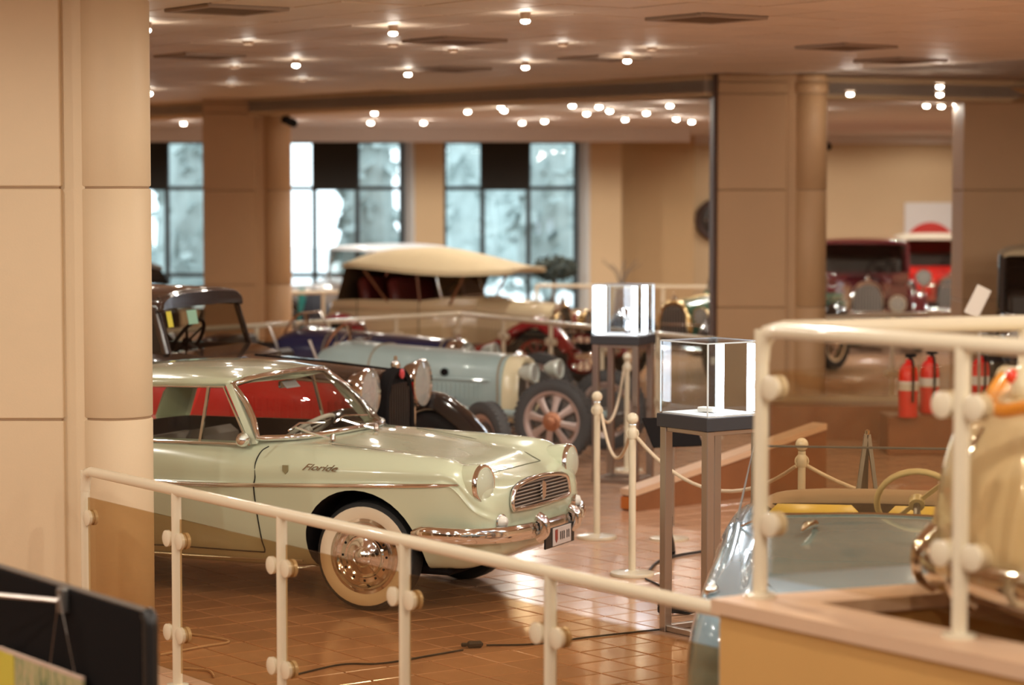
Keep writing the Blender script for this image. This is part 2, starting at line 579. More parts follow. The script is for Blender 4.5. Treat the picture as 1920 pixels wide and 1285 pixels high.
for k, (a, b, n) in enumerate(wins):
    root = bpy.data.objects.new(n, None); COL.objects.link(root); struct(root)
    root.location = ((a + b) / 2, WY + .3, zb)
    wd, h = b - a, zt - zb
    z1, z2 = wz(353) - zb, wz(517) - zb
    x1, x2 = (-wd / 2 + wd * .292), (-wd / 2 + wd * .640)
    xs, zs = [-wd / 2, x1, x2, wd / 2], [0, z2, z1, h]
    for x in xs: MB().box((x, 0, h / 2), (.085, .07, h)).build('mullion', FRAME, root)
    for z in zs: MB().box((0, 0, z), (wd + .06, .065, .075)).build('transom', FRAME, root)
    for i in range(3):
        for j in range(3):
            if i == 1 and j == 2:
                MB().box(((xs[1] + xs[2]) / 2, -.06, (z1 + h) / 2), (xs[2] - xs[1] + .02, .02, h - z1 + .03)).build('blind', BLIND, root)
            MB().box(((xs[i] + xs[i + 1]) / 2, .01, (zs[j] + zs[j + 1]) / 2), (xs[i + 1] - xs[i] - .04, .008, zs[j + 1] - zs[j] - .04)).build('pane', WINGLASS, root)
    # splayed right-hand reveal
    MB().prism([(wd / 2 + .03, .1, 0), (wd / 2 + .20, -.32, 0), (wd / 2 + .24, -.32, 0), (wd / 2 + .24, .1, 0)], (0, 0, h)).build('reveal', mat('reveal_white', (.62, .60, .58), .7), root)
# the recess and the wall on the right
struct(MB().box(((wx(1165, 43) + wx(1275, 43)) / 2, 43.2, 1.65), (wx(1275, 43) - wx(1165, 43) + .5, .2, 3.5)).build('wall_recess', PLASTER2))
struct(MB().box(((wx(1268) + 12) / 2, 43.9, 1.65), (12 - wx(1268), .3, 3.5)).build('wall_rear_right', PLASTER))
struct(MB().box((-9.1, 19, 1.75), (.2, 50, 3.7)).build('wall_left', PLASTER))
struct(MB().box((12.1, 19, 1.75), (.2, 50, 3.7)).build('wall_right', PLASTER))
struct(MB().box((1.5, -6.1, 1.75), (21, .2, 3.7)).build('wall_front', PLASTER))

# outside: pale terrace and conifers behind the glass
tag(MB().box((0, 75, -.2), (90, 60, .2)).build('outdoor_terrace', mat('pale_gravel', (.70, .72, .72), .9)), 'pale terrace outside the tall windows', 'terrace')
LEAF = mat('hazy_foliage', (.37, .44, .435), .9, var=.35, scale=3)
BARK = mat('bark', (.16, .13, .11), .9)
def conifer(x, y, h, r, label):
    t = thing('conifer', label, 'tree', (x, y, -.1), 0, 'trees outside the windows')
    MB().cyl((0, 0, 0), (0, 0, h * .9), .14, 8, .04).build('trunk', BARK, t)
    m = MB()
    rnd = random.Random(int(x * 31 + y))
    for k in range(420):
        z = rnd.uniform(.05, 1.0)
        rr = r * (1.05 - z) ** .5 * rnd.uniform(.35, 1.0)
        a = rnd.uniform(0, 2 * PI)
        c = Vector((rr * math.cos(a), rr * math.sin(a), z * h))
        s = rnd.uniform(.12, .30)
        d1 = Vector((rnd.uniform(-1, 1), rnd.uniform(-1, 1), rnd.uniform(-1, .4))).normalized() * s
        d2 = d1.orthogonal().normalized() * s * .7
        m.add([c - d1, c + d2, c + d1, c - d2], [(0, 1, 2, 3)])
    m.lathe([(r * .15, h * .04)] + [(r * .72 * (1.05 - z / 10) ** .5, z / 10 * h) for z in range(1, 10)] + [(0, h)], seg=14)
    m.build('foliage', LEAF, t, recalc=False)
conifer(wx(350, 50), 50, 7, .95, 'tall conifer outside the leftmost window')
conifer(wx(690, 49), 49, 7, .85, 'tall conifer outside the middle window, in its right panes')
conifer(wx(880, 56), 56, 6, 1.0, 'conifer outside the right-hand window, in its left panes')
conifer(wx(1030, 50), 50, 7, 1.0, 'tall conifer outside the right-hand window, in its right panes')
conifer(wx(955, 62), 62, 5, 1.3, 'distant conifer in the middle panes of the right-hand window')

# ------------------------------------------------------------------ glass railings
def railing(name, label, posts, zt, zb, r=.026, heights=(.72, .25), glassy=True, kerb=False, start_bend=False, end_post=True, group='glass railings', gm=None, first_post=True):
    P = [Vector((*p, 0)) for p in posts]
    o = P[0]
    t = thing(name, label, 'railing', (o.x, o.y, zb), 0, group)
    L = [p - o for p in P]
    H = zt - zb
    path = [q + Vector((0, 0, H)) for q in L]
    if start_bend:
        d = (path[1] - path[0]).normalized()
        path = [path[0] + Vector((0, 0, -.10)), path[0] + Vector((0, 0, -.05)) + d * .005, path[0] + d * .03 + Vector((0, 0, -.008)), path[0] + d * .08] + path[1:]
    MB().tube(path, r, 12).build('handrail', RAILW, t, 50)
    pm = MB(); pm.cyl((0, 0, 0), (0, 0, H), r * .92, 12); pm.lathe([(r * 2.0, 0), (r * 2.0, .012), (r, .016)], seg=16)
    pme = pm.mesh('post'); pme.materials.append(RAILW); smooth_mesh(pme, 40)
    cme = {}
    for i, q in enumerate(L):
        if i == 0 and not first_post: continue
        if i == len(L) - 1 and not end_post: continue
        inst(pme, 'post', t, q)
        if glassy:
            d = (L[min(i + 1, len(L) - 1)] - L[max(i - 1, 0)]).normalized()
            sides = [1] if i == 0 else ([-1] if i == len(L) - 1 else [-1, 1])
            key = tuple(sides)
            if key not in cme:
                c = MB()
                for s in sides:
                    c.lathe([(.034, -.026), (.039, -.023), (.039, -.008), (.033, -.006), (.033, .006), (.039, .008), (.039, .023), (.034, .026)], (s * .062, 0, 0), (0, 1, 0), 20)
                c.box((0, 0, 0), (.10 if len(sides) == 2 else .06, .03, .035), .005)
                cme[key] = c.mesh('clamp'); cme[key].materials.append(RAILW); smooth_mesh(cme[key], 35)
            for hz in heights: inst(cme[key], 'clamp', t, q + Vector((0, 0, hz)), (0, 0, math.atan2(d.y, d.x)))
    if glassy:
        for a, b in zip(L, L[1:]):
            d = (b - a); ln = d.length
            c = (a + b) / 2
            MB().box((c.x, c.y, (H - .13 + .07) / 2 + .0), (ln - .085, .010, H - .20), rz=math.atan2(d.y, d.x)).build('glass_panel', gm or RAILGLASS, t)
    if kerb:
        a, b = L[0], L[-1]
        d = b - a
        c = (a + b) / 2
        MB().box((c.x, c.y, .03), (d.length, .13, .06), .008, rz=math.atan2(d.y, d.x)).build('kerb', RAILW, t)
    return t
FR = [(-2.124 + .566 * n, 11.96 - .81 * n) for n in range(6)]
railing('glass_railing', 'cream tube railing with smoked glass panels across the foreground', FR, .92, 0, heights=(.69, .25), kerb=False, start_bend=True, end_post=False)
# kerb piece at the foot of the front railing
# ramp walls on the right
C0 = Vector((.655, 7.56, 0))
ZW = 1.02
def ramp_wall(name, a, d, length, th, side, m, ZW=ZW):
    n = Vector((-d.y, d.x, 0)) * th * side
    b = a + d * length
    o = struct(slab(name, [a, b, b + n, a + n], 0, ZW - .05, m))
    e = n.normalized() * .02
    dd = d * .02
    o2 = slab('coping', [a - e - dd, b - e, b + n + e, a + n + e - dd], ZW - .045, ZW, COPING, o)
    MB().prism([(a.x, a.y, ZW - .052), (b.x, b.y, ZW - .052), (b.x + n.x, b.y + n.y, ZW - .052), (a.x + n.x, a.y + n.y, ZW - .052)], (0, 0, .008)).build('shadow_gap', JOINT, o)
    return o
ramp_wall('wall_ramp_near', C0, UD, 4.6, .19, 1, OCHRE)
ramp_wall('wall_ramp_rear', C0 + VD * .30 * 0 + WD * .10 + Vector((.0, .02, 0)), WD, 6.0, .16, -1, OCHRE, ZW - .004)
q = C0 + UD * 4.2
struct(slab('floor_upper', [(C0.x + .32, C0.y - .02), (C0.x + WD.x * 6, C0.y + WD.y * 6 - .3), (12, 9.0), (12, -6), (-9, -6), (-9, 3.4), (q.x - .3, q.y)], .58, .70, mat('upper_floor', (.42, .19, .09), .3, var=.1, scale=4)))
CP = C0 + VD * .125 + UD * .05
NR = [CP, CP + UD * .86, CP + UD * 1.80, CP + UD * 2.75]
FRR = [CP, CP + WD * .99, CP + WD * 1.98, CP + WD * 2.97]
railing('glass_railing', 'near cream railing on the coping of the ochre ramp wall', [(p.x, p.y) for p in NR], 1.87, ZW, heights=(.67, .24), gm=glass('ramp_rail_glass', (.93, .885, .81), 1.0), start_bend=True)
railing('glass_railing', 'cream railing on the rear ramp wall, behind the near ramp railing', [(p.x, p.y) for p in FRR], 1.87, ZW, heights=(.67, .24), gm=glass('ramp_rail_glass', (.93, .885, .81), 1.0), start_bend=True, first_post=False)

# far railings
def seg_posts(a, b, n):
    a, b = Vector(a), Vector(b)
    return [tuple(a + (b - a) * (k / n)) for k in range(n + 1)]
railing('glass_railing', 'cream railing running behind the dark saloon and the racing cars', seg_posts((-4.7, 22.6), (-.6, 27.5), 6), .92, 0, glassy=True, gm=glass('far_rail_glass', (.93, .91, .88), .6))
railing('glass_railing', 'cream railing running behind the blue racing car towards the broad pier', seg_posts((-.6, 27.5), (1.93, 22.6), 5), .92, 0, gm=_M['far_rail_glass'], first_post=False)
railing('glass_railing', 'distant cream railing under the middle window', seg_posts((-3.3, 31.6), (-1.7, 32.4), 2), .98, 0, glassy=False)
railing('glass_railing', 'distant cream railing right of the potted tree', seg_posts((.35, 34.3), (3.0, 33.6), 3), .98, 0, glassy=False)
railing('glass_railing', 'cream railing in front of the maroon saloon', seg_posts((3.35, 26.6), (9.0, 30.4), 6), .92, 0, glassy=True, gm=_M['far_rail_glass'])

# ------------------------------------------------------------------ wheels
_W = {}
def wheel_meshes(style, Rr, W, rim, tyre):
    key = (style, round(Rr, 3), round(W, 3), rim.name, tyre.name)
    if key in _W: return _W[key]
    out = {}
    ri = Rr * (.70 if style == 'blade' else .66 if style != 'whitewall' else .645)
    h = W / 2
    prof = [(ri, -h * .75), (ri + .02, -h * .95), (Rr * .90, -h), (Rr * .975, -h * .8), (Rr, -h * .45), (Rr, h * .45), (Rr * .975, h * .8), (Rr * .90, h), (ri + .02, h * .95), (ri, h * .75)]
    m = MB().lathe(prof, (0, 0, 0), (0, 1, 0), 44, loop=True)
    if style in ('blade',):          # tread blocks round the shoulder
        for k in range(44):
            a = 2 * PI * k / 44
            for s in (-1, 1):
                m.box((Rr * .985 * math.cos(a), s * h * .62, Rr * .985 * math.sin(a)), (.014, h * .5, Rr * .085), 0, Mx=Matrix.Rotation(-a, 4, 'Y') @ Matrix.Rotation(s * .2, 4, 'X'))
    out['tyre'] = m
    parts = []
    if style == 'whitewall':
        parts.append(('whitewall', MB().lathe([(ri + .005, h * .90), (ri + .02, h * 1.0), (Rr * .885, h * 1.03), (Rr * .90, h * 1.0), (Rr * .89, h * .9), (ri + .005, h * .82)], (0, 0, 0), (0, 1, 0), 44, loop=True), WHITEWALL))
        parts.append(('rim', MB().lathe([(ri + .008, h * .6), (ri + .012, h * .98), (ri - .004, h * 1.02), (ri - .014, h * .80), (ri - .022, h * .94), (ri - .032, h * .78), (ri - .045, h * .70), (ri - .045, h * .3)], (0, 0, 0), (0, 1, 0), 44), CHROME))
        parts.append(('hub_cap', MB().lathe([(ri - .040, h * .62), (ri - .05, h * .85), (.122, h * .92), (.115, h * 1.06), (.106, h * 1.0), (.092, h * 1.04), (.058, h * 1.30), (.052, h * 1.24), (.046, h * 1.30), (.03, h * 1.45), (0, h * 1.5)], (0, 0, 0), (0, 1, 0), 44), CHROME))
        sl = MB()
        for k in range(12):
            a = 2 * PI * k / 12
            sl.box((.136 * math.cos(a), h * .88, .136 * math.sin(a)), (.012, .006, .012), 0, Mx=Matrix.Rotation(-a, 4, 'Y'))
        parts.append(('vent_slots', sl, MATTB))
    elif style == 'blade':           # cast alloy wheel with eight flat spokes
        parts.append(('rim', MB().lathe([(ri + .006, -h * .8), (ri + .012, h * .85), (ri - .012, h * .8), (ri - .03, h * .45), (ri - .03, -h * .6)], (0, 0, 0), (0, 1, 0), 44, loop=True), rim))
        parts.append(('brake_drum', MB().lathe([(ri - .06, -h * .7), (ri - .06, -h * .2), (.08, -h * .1), (0, -h * .1)], (0, 0, 0), (0, 1, 0), 32), DSTEEL))
        for k in range(8):
            a = 2 * PI * k / 8 + .2
            s = MB()
            c, sn = math.cos(a), math.sin(a)
            def pt(rad, w, y): return Vector((rad * c - w * sn, y, rad * sn + w * c))
            rg = [[pt(r0, -w0, y0 - .02), pt(r0, w0, y0 - .02), pt(r0, w0, y0), pt(r0, 0, y0 + .008), pt(r0, -w0, y0)] for (r0, w0, y0) in ((.05, .030, h * .75), (.12, .026, h * .7), (ri - .05, .034, h * .45), (ri - .015, .055, h * .4))]
            s.loft(rg, True, True, True)
            parts.append(('spoke', s, rim))
        parts.append(('hub', MB().lathe([(.085, -.02), (.085, h * .8), (.07, h * .95), (.05, h * 1.0), (.045, h * 1.35), (.028, h * 1.5), (0, h * 1.5)], (0, 0, 0), (0, 1, 0), 24), mat('copper_hub', (.52, .24, .14), .4, .7)))
    else:                            # spoked vintage wheel
        parts.append(('rim', MB().lathe([(ri + .006, -h * .8), (ri + .012, h * .85), (ri - .02, h * .7), (ri - .03, h * .2), (ri - .03, -h * .6)], (0, 0, 0), (0, 1, 0), 32, loop=True), rim))
        n = 12
        for k in range(n):
            a = 2 * PI * k / n
            parts.append(('spoke', MB().cyl((.05 * math.cos(a), h * .3, .05 * math.sin(a)), ((ri - .02) * math.cos(a), h * .1, (ri - .02) * math.sin(a)), .014, 6), rim))
        parts.append(('hub', MB().lathe([(.075, -.02), (.075, h * .5), (.05, h * .9), (.04, h * 1.3), (0, h * 1.35)], (0, 0, 0), (0, 1, 0), 20), CHROME))
    res = []
    me = out['tyre'].mesh('wheel'); me.materials.append(tyre); smooth_mesh(me, 40)
    for n_, b_, m_ in parts:
        q = b_.mesh(n_); q.materials.append(m_); smooth_mesh(q, 35)
        res.append((n_, q))
    _W[key] = (me, res)
    return _W[key]
def wheel(root, c, Rr, W, left, style='spoked', rim=None, tyre=None, steer=0.0, name='wheel'):
    me, res = wheel_meshes(style, Rr, W, rim or CHROME, tyre or RUBBER)
    o = inst(me, name, root, c, (0, 0, (0 if left else PI) + steer))
    for n_, q in res: inst(q, n_, o, (0, 0, 0))
    return o

def body_loft(stations, ny=4, nx=5):
    """stations: (x, half profile [(y, z)...] bottom centre to top centre)"""
    rings = []
    prof = []
    for x, hp in stations:
        prof.append([Vector((x, p.x, p.y)) for p in [Vector((q[0], q[1])) for q in [tuple(v) for v in catmull([Vector((a, b)) for a, b in hp], ny)]]])
    cols = [catmull([pr[k] for pr in prof], nx) for k in range(len(prof[0]))]
    for i in range(len(cols[0])):
        half = [cols[k][i] for k in range(len(cols))]
        for p in half: p.y = max(p.y, 0)
        half[0].y = 0; half[-1].y = 0
        rings.append(half + [Vector((p.x, -p.y, p.z)) for p in reversed(half[1:-1])])
    return MB().loft(rings, True, True, True)

def arch_section(x, hw, z0, z1, n=8, sq=.35):
    """half profile of a bonnet: flat bottom, upright sides, rounded top"""
    zs = z0 + (z1 - z0) * sq
    pts = [(0, z0), (hw * .96, z0), (hw, z0 + .02), (hw, zs)]
    for k in range(1, n + 1):
        a = PI / 2 * k / n
        pts.append((hw * math.cos(a) ** .75 if k < n else 0, zs + (z1 - zs) * math.sin(a) ** .85))
    return x, pts
def poly_loft(secs):
    rings = []
    for x, hp in secs:
        rings.append([Vector((x, a, b)) for a, b in hp] + [Vector((x, -a, b)) for a, b in reversed(hp[1:-1])])
    return MB().loft(rings, True, True, True)

def fender_mesh(path, wdt, y, crown=.05, lip=.05, n=6, th=.012):
    """swept mudguard: path in the xz plane, crowned across its width"""
    P = catmull([Vector((p[0], 0, p[1])) for p in path], n)
    rings = []
    for i, p in enumerate(P):
        t = (P[min(i + 1, len(P) - 1)] - P[max(i - 1, 0)]).normalized()
        nrm = Vector((-t.z, 0, t.x))
        if nrm.z < 0 and abs(t.x) > .5: nrm = -nrm
        out, inn = [], []
        for k in range(9):
            f = -1 + 2 * k / 8
            hgt = crown * (1 - abs(f) ** 2.4) - (lip if abs(f) > .99 else 0)
            q = p + Vector((0, y + f * wdt / 2, 0)) + nrm * hgt
            out.append(q)
            inn.append(p + Vector((0, y + f * (wdt / 2 - th), 0)) + nrm * (hgt - th))
        rings.append(out + inn[::-1])
    return MB().loft(rings, True, True, True)

def headlamp(root, c, r, d=(1, 0, 0), shell=CHROME, ridges=True, depth=1.0):
    c = Vector(c)
    h = MB().lathe([(.012, -r * 1.15 * depth), (r * .45, -r * 1.0 * depth), (r * .8, -r * .62 * depth), (r * .97, -r * .18), (r * 1.04, -.01), (r * 1.04, .015), (r * .98, .02), (r * .95, .0)], c, d, 28).build('headlamp', shell, root, 40)
    MB().lathe([(r * .96, .0), (r * .7, -r * .28), (r * .3, -r * .46), (0, -r * .5)], c, d, 28).build('reflector', SILVER, h, 60)
    MB().lathe([(r * .96, .004), (r * .7, r * .09), (r * .35, r * .13), (0, r * .14)], c, d, 28).build('lens', LENSG, h, 60)
    return h

def steering_wheel(root, c, r, tilt, spokes=4, m=None, name='steering_wheel', col=True):
    """tilt: radians from upright"""
    M = Matrix.Translation(Vector(c)) @ Matrix.Rotation(tilt, 4, 'Y')
    b = MB(M)
    b.tube([(0, r * math.cos(2 * PI * k / 28), r * math.sin(2 * PI * k / 28)) for k in range(28)], .014, 8, closed=True)
    o = b.build(name, m or DARKWOOD, root, 60)
    s = MB(M)
    for k in range(spokes):
        a = 2 * PI * k / spokes + PI / 4
        s.bar((0, .02 * math.cos(a), .02 * math.sin(a)), (0, r * math.cos(a), r * math.sin(a)), .008, .02)
    s.lathe([(.035, -.02), (.035, .02), (.02, .03), (0, .03)], (0, 0, 0), (-1, 0, 0), 14)
    s.build('spokes', STEEL if m is None else m, o, 40)
    MB(M).cyl((0, 0, 0), (.6, 0, 0), .016, 8).build('steering_column', DSTEEL, o, 40)
    return o

# ------------------------------------------------------------------ sage green coupe
def green_coupe():
    fwd = Vector((.907, -.42, 0)).normalized()
    t = thing('coupe', 'sage green two-door coupe with whitewall tyres and chrome bumper', 'car', (-.533, 13.78, 0), math.atan2(fwd.y, fwd.x))
    def S(x, zb, wb, zs, ws, zc, wc, zf, wf, ztp, wt, zi, wi, z0):
        tk = max(0, min(1, (.72 - x) / .2)) * .055
        return x, [(0, zb), (wb * .6, zb), (wb - tk * 1.6, zb + .02), (ws - tk, zs), (wc - .008, zc - .026), (wc + .002, zc), (wc - .012, zc + .022), (wf, zf), (wt, ztp), (wi, zi), (wi * .5, (zi * .35 + z0 * .65)), (0, z0)]
    st = [
        S(.755, .40, .30, .46, .38, .525, .42, .565, .41, .60, .38, .645, .30, .675),
        S(.735, .34, .46, .44, .56, .545, .585, .60, .57, .645, .52, .690, .34, .708),
        S(.67, .29, .56, .43, .66, .60, .685, .67, .675, .735, .60, .728, .38, .732),
        S(.56, .25, .61, .42, .71, .722, .73, .785, .712, .835, .60, .775, .41, .768),
        S(.40, .24, .64, .42, .735, .722, .755, .805, .735, .868, .60, .825, .42, .815),
        S(.0, .22, .66, .42, .75, .708, .772, .805, .75, .882, .61, .868, .43, .872),
        S(-.40, .21, .67, .42, .755, .690, .78, .80, .76, .888, .63, .905, .45, .922),
        S(-.70, .20, .68, .42, .76, .678, .785, .79, .765, .892, .66, .915, .50, .930),
        S(-1.30, .20, .68, .42, .76, .665, .785, .79, .765, .890, .70, .905, .52, .905),
        S(-2.05, .21, .67, .42, .755, .665, .78, .79, .76, .888, .68, .895, .50, .895),
        S(-2.60, .24, .65, .43, .74, .665, .765, .77, .745, .865, .64, .865, .45, .862),
        S(-3.05, .30, .58, .44, .70, .66, .73, .74, .70, .80, .60, .80, .40, .79),
        S(-3.38, .36, .50, .46, .62, .62, .65, .67, .62, .71, .55, .72, .35, .72),
        S(-3.47, .42, .36, .48, .48, .57, .50, .60, .49, .63, .44, .65, .30, .65)]
    body = body_loft(st, 4, 6).build('body', SAGE, None, 40)
    cs = []
    for x in (0.0, -2.27):
        for s in (-1, 1):
            m = MB().lathe([(.355, 0), (.355, .42)], (x - .005, s * .46, .325), (0, s, 0), 40)
            m2 = MB()
            cs.append(m.build('cutter', MATTB, None, 40))
    cs.append(MB().prism([(-.55, -.40, .34), (-.72, -.635, .34), (-1.95, -.64, .34), (-2.02, -.5, .34), (-2.02, .5, .34), (-1.95, .64, .34), (-.72, .635, .34), (-.55, .40, .34)], (0, 0, .9)).build('cutter', LEATHER, None))
    bvh = BVHTree.FromObject(body, bpy.context.evaluated_depsgraph_get()) if False else None
    me0 = body.data
    bm = bmesh.new(); bm.from_mesh(me0); bvh = BVHTree.FromBMesh(bm)
    def side(x, z, off=.0, s=-1):
        h = bvh.ray_cast(Vector((x, s * 2, z)), Vector((0, -s, 0)))
        return Vector((x, h[0].y + s * off, z)) if h[0] else Vector((x, s * .75, z))
    def top(x, y, off=.0):
        h = bvh.ray_cast(Vector((x, y, 2)), Vector((0, 0, -1)))
        return Vector((x, y, h[0].z + off)) if h[0] else Vector((x, y, .9))
    def front(y, z, off=0.0):
        h = bvh.ray_cast(Vector((3, y, z)), Vector((-1, 0, 0)))
        return Vector((h[0].x + off, y, z)) if h[0] else Vector((.75, y, z))
    cut(body, cs)
    smooth_mesh(body.data, 40)
    body.parent = t
    # wheels
    for x in (0.0, -2.27):
        for s in (-1, 1): wheel(t, (x, s * .592, .305), .305, .15, s > 0, 'whitewall')
    # side trim, seams
    for s in (-1, 1):
        pts = [side(x, .668 + .066 * max(0, min(1, (x + .95) / 1.55)), .002, s) for x in [-3.0 + .1 * k for k in range(37)] if x < .66]
        MB().tube(pts, [.011] * (len(pts) - 1) + [.006], 6).build('side_trim', CHROME, t, 60)
        d = [side(-.60, .885, .003, s), side(-.625, .86, .003, s), side(-.63, .80, .003, s), side(-.625, .72, .003, s), side(-.63, .66, .003, s), side(-.635, .5, .003, s), side(-.64, .36, .003, s), side(-.64, .295, .003, s), side(-.70, .285, .003, s), side(-1.2, .285, .003, s), side(-1.75, .285, .003, s), side(-1.78, .40, .003, s), side(-1.80, .66, .003, s), side(-1.80, .86, .003, s)]
        MB().tube(catmull(d, 5), .0035, 5).build('door_seam', MATTB, t)
        sl = [side(-.42, .245, .006, s), side(-1.2, .232, .006, s), side(-1.90, .245, .006, s)]
        MB().tube(catmull(sl, 4), .008, 6).build('sill_trim', mat('bright_trim', (.6, .58, .5), .3, .8), t, 60)
        MB().lathe([(.014, 0), (.014, .012), (.008, .02), (0, .02)], side(-1.62, .74, 0, s), (0, s, 0), 12).build('door_handle', CHROME, t, 40)
    # bonnet seam
    hs = [top(.60, y, .001) for y in [-.34 + .068 * k for k in range(11)]]
    MB().tube([top(-.28, -.52, .0005), top(.1, -.45, .0005), top(.5, -.385, .0005)] + [top(.60, -.36 + .09 * k, .0005) for k in range(9)] + [top(.5, .385, .0005), top(.1, .45, .0005), top(-.28, .52, .0005)], .003, 5).build('bonnet_seam', mat('seam_shadow', (.06, .06, .035), .8), t)
    # headlights
    for s in (-1, 1):
        c = Vector((.685, s * .585, .728))
        dr = Vector((1, s * .06, .02))
        MB().lathe([(.06, -.32), (.085, -.22), (.104, -.10), (.110, -.02), (.106, .012), (.098, .016)], c, dr, 32).build('headlight_nacelle', SAGE, t, 50)
        h = MB().lathe([(.108, -.02), (.109, .008), (.103, .018), (.094, .016), (.092, .0)], c, dr, 32).build('headlight', CHROME, t, 50)
        MB().lathe([(.095, .006), (.06, -.03), (0, -.045)], c, dr, 28).build('reflector', SILVER, h, 60)
        MB().lathe([(.095, .010), (.07, .032), (.035, .045), (0, .049)], c, dr, 28).build('lens', LENSG, h, 60)
        # parking lamp
        pc = front(s * .50, .52, 0)
        l = MB().lathe([(.04, -.01), (.042, .012), (.036, .016)], pc, (1, s * .35, 0), 20).build('parking_lamp', CHROME, t, 50)
        MB().lathe([(.035, .014), (.028, .036), (0, .046)], pc, (1, s * .35, 0), 20).build('lens', mat('frosted_lens', (.75, .72, .66), .25), l, 60)
    # grille: chrome frame, dark mesh, bars and a badge
    def fr(y, z, o=.0): return front(y, z, o)
    outl = [(-.37, 0.570), (-.385, 0.610), (-.345, 0.680), (-.20, 0.707), (0, 0.717), (.20, 0.707), (.345, 0.680), (.385, 0.610), (.37, 0.570), (.18, 0.560), (0, 0.558), (-.18, 0.560)]
    fx = lambda y: max(front(max(-.36, min(.36, y)), .60).x, front(max(-.36, min(.36, y)), .66).x) + .012
    ring = catmull([Vector((fx(y), y, z)) for y, z in outl] + [Vector((fx(outl[0][0]), *outl[0]))], 4)[:-1]
    MB().tube(ring, .014, 8, closed=True).build('grille_frame', CHROME, t, 60)
    g = MB()
    g.prism([Vector((fx(p.y) - .004, p.y * .99, p.z)) for p in ring], (-.05, 0, 0)).build('grille_backing', mat('grille_dark', (.05, .035, .03), .4, .5), t)
    for k in range(7):
        z = .580 + k * .0195
        yw = .36 if z < .635 else .36 - (z - .635) * .9
        MB().tube([Vector((fx(y) + .004, y, z)) for y in [(-1 + 2 * i / 14) * yw for i in range(15)]], .0045, 5).build('grille_bar', STEEL, t, 60)
    gx = fx(0) + .008
    MB().prism([(gx, -.028, .67), (gx, .0, .69), (gx, .028, .67), (gx, .022, .605), (gx, 0, .587), (gx, -.022, .605)], (.012, 0, 0)).build('grille_badge', CHROME, t)
    # bumper
    bp = catmull([Vector(p) for p in ((.36, -.80, .472), (.50, -.80, .470), (.66, -.735, .462), (.79, -.52, .452), (.835, -.25, .446), (.845, 0, .444), (.835, .25, .446), (.79, .52, .452), (.66, .735, .462), (.50, .80, .470), (.36, .80, .472))], 4)
    n = len(bp)
    rr = [.046] * n
    rr[0] = rr[-1] = .012; rr[1] = rr[-2] = .034
    bumper = MB().tube(bp, rr, 12, sy=.55).build('front_bumper', CHROME, t, 60)
    for s in (-1, 1):
        MB().tube(catmull([Vector(p) for p in ((.845, s * .22, .40), (.885, s * .22, .43), (.885, s * .22, .49), (.845, s * .22, .52))], 4), .030, 10).build('overrider', CHROME, bumper, 60)
    # number plate
    pl = MB().box((.865, .03, .385), (.012, .40, .115), .004).build('number_plate', BLACK, t)
    MB().box((.874, .045, .385), (.006, .25, .100), .002).build('plate_panel', mat('plate_white', (.55, .48, .45), .5), pl)
    MB().prism([(.8775, -.055, .425), (.8775, -.02, .425), (.8775, -.02, .37), (.8775, -.0375, .35), (.8775, -.055, .37)], (.002, 0, 0)).build('plate_crest', DRED, pl)
    for y, hh in ((.02, .045), (.045, .045), (.07, .045), (.11, .045), (.135, .045)):
        MB().box((.878, y, .385), (.002, .010, hh)).build('plate_stroke', BLACK, pl)
    # lettering and small shield on the wing
    tx = text_mesh('Floride', .060, .0015, .45, .0005)
    p = side(-.22, .792, .003)
    p2 = side(-.22, .822, .003)
    lean = math.atan2(p2.y - p.y, .03)
    tx.materials.append(CHROME)
    o = inst(tx, 'lettering', t, p + Vector((0, -.002, 0)), (PI / 2 - lean, 0, 0), (1.25, 1, 1))
    p = side(-.43, .775, .0)
    MB().prism([p + Vector(q) for q in ((-.018, .0, .024), (.018, 0, .024), (.018, 0, -.008), (0, 0, -.026), (-.018, 0, -.008))], (0, -.008, 0)).build('shield_badge', mat('enamel_badge', (.30, .28, .16), .3, .3), t)
    # ---- greenhouse
    A0, A1 = Vector((-.665, .685, .915)), Vector((-.925, .555, 1.215))
    bot = [Vector((-.665, -.675, .93)), Vector((-.52, -.54, .928)), Vector((-.43, -.30, .932)), Vector((-.395, 0, .940)), Vector((-.43, .30, .932)), Vector((-.52, .54, .928)), Vector((-.665, .675, .93))]
    topc = [Vector((-.905, -.55, 1.212)), Vector((-.865, -.42, 1.238)), Vector((-.83, -.22, 1.252)), Vector((-.82, 0, 1.257)), Vector((-.83, .22, 1.252)), Vector((-.865, .42, 1.238)), Vector((-.905, .55, 1.212))]
    bc, tcv = catmull(bot, 5), catmull(topc, 5)
    rings = []
    for k in range(7):
        f = k / 6
        rings.append([a.lerp(b, f) + Vector((.03 * math.sin(PI * f), 0, .012 * math.sin(PI * f))) for a, b in zip(bc, tcv)])
    ws = MB().loft(rings, False).build('windscreen', CARGLASS, t, 60)
    MB().tube(bc + [p for p in [r[-1] for r in rings[1:-1]]] + tcv[::-1] + [r[0] for r in rings[1:-1]][::-1], .018, 8, closed=True).build('windscreen_frame', CHROME, ws, 60)
    # roof
    def rs(x, w, ze, zc):
        return x, [(0, zc - .05), (w * .7, ze + .0), (w - .02, ze - .012), (w, ze - .006), (w + .004, ze + .010), (w - .02, ze + .034), (w * .75, ze + (zc - ze) * .72), (w * .4, zc - .006), (0, zc)]
    roof = body_loft([rs(-.815, .535, 1.216, 1.262), rs(-.86, .56, 1.214, 1.276), rs(-1.1, .605, 1.212, 1.302), rs(-1.45, .62, 1.205, 1.308), rs(-1.75, .60, 1.19, 1.285), rs(-1.93, .56, 1.15, 1.235), rs(-2.0, .52, 1.12, 1.195)], 3, 5)
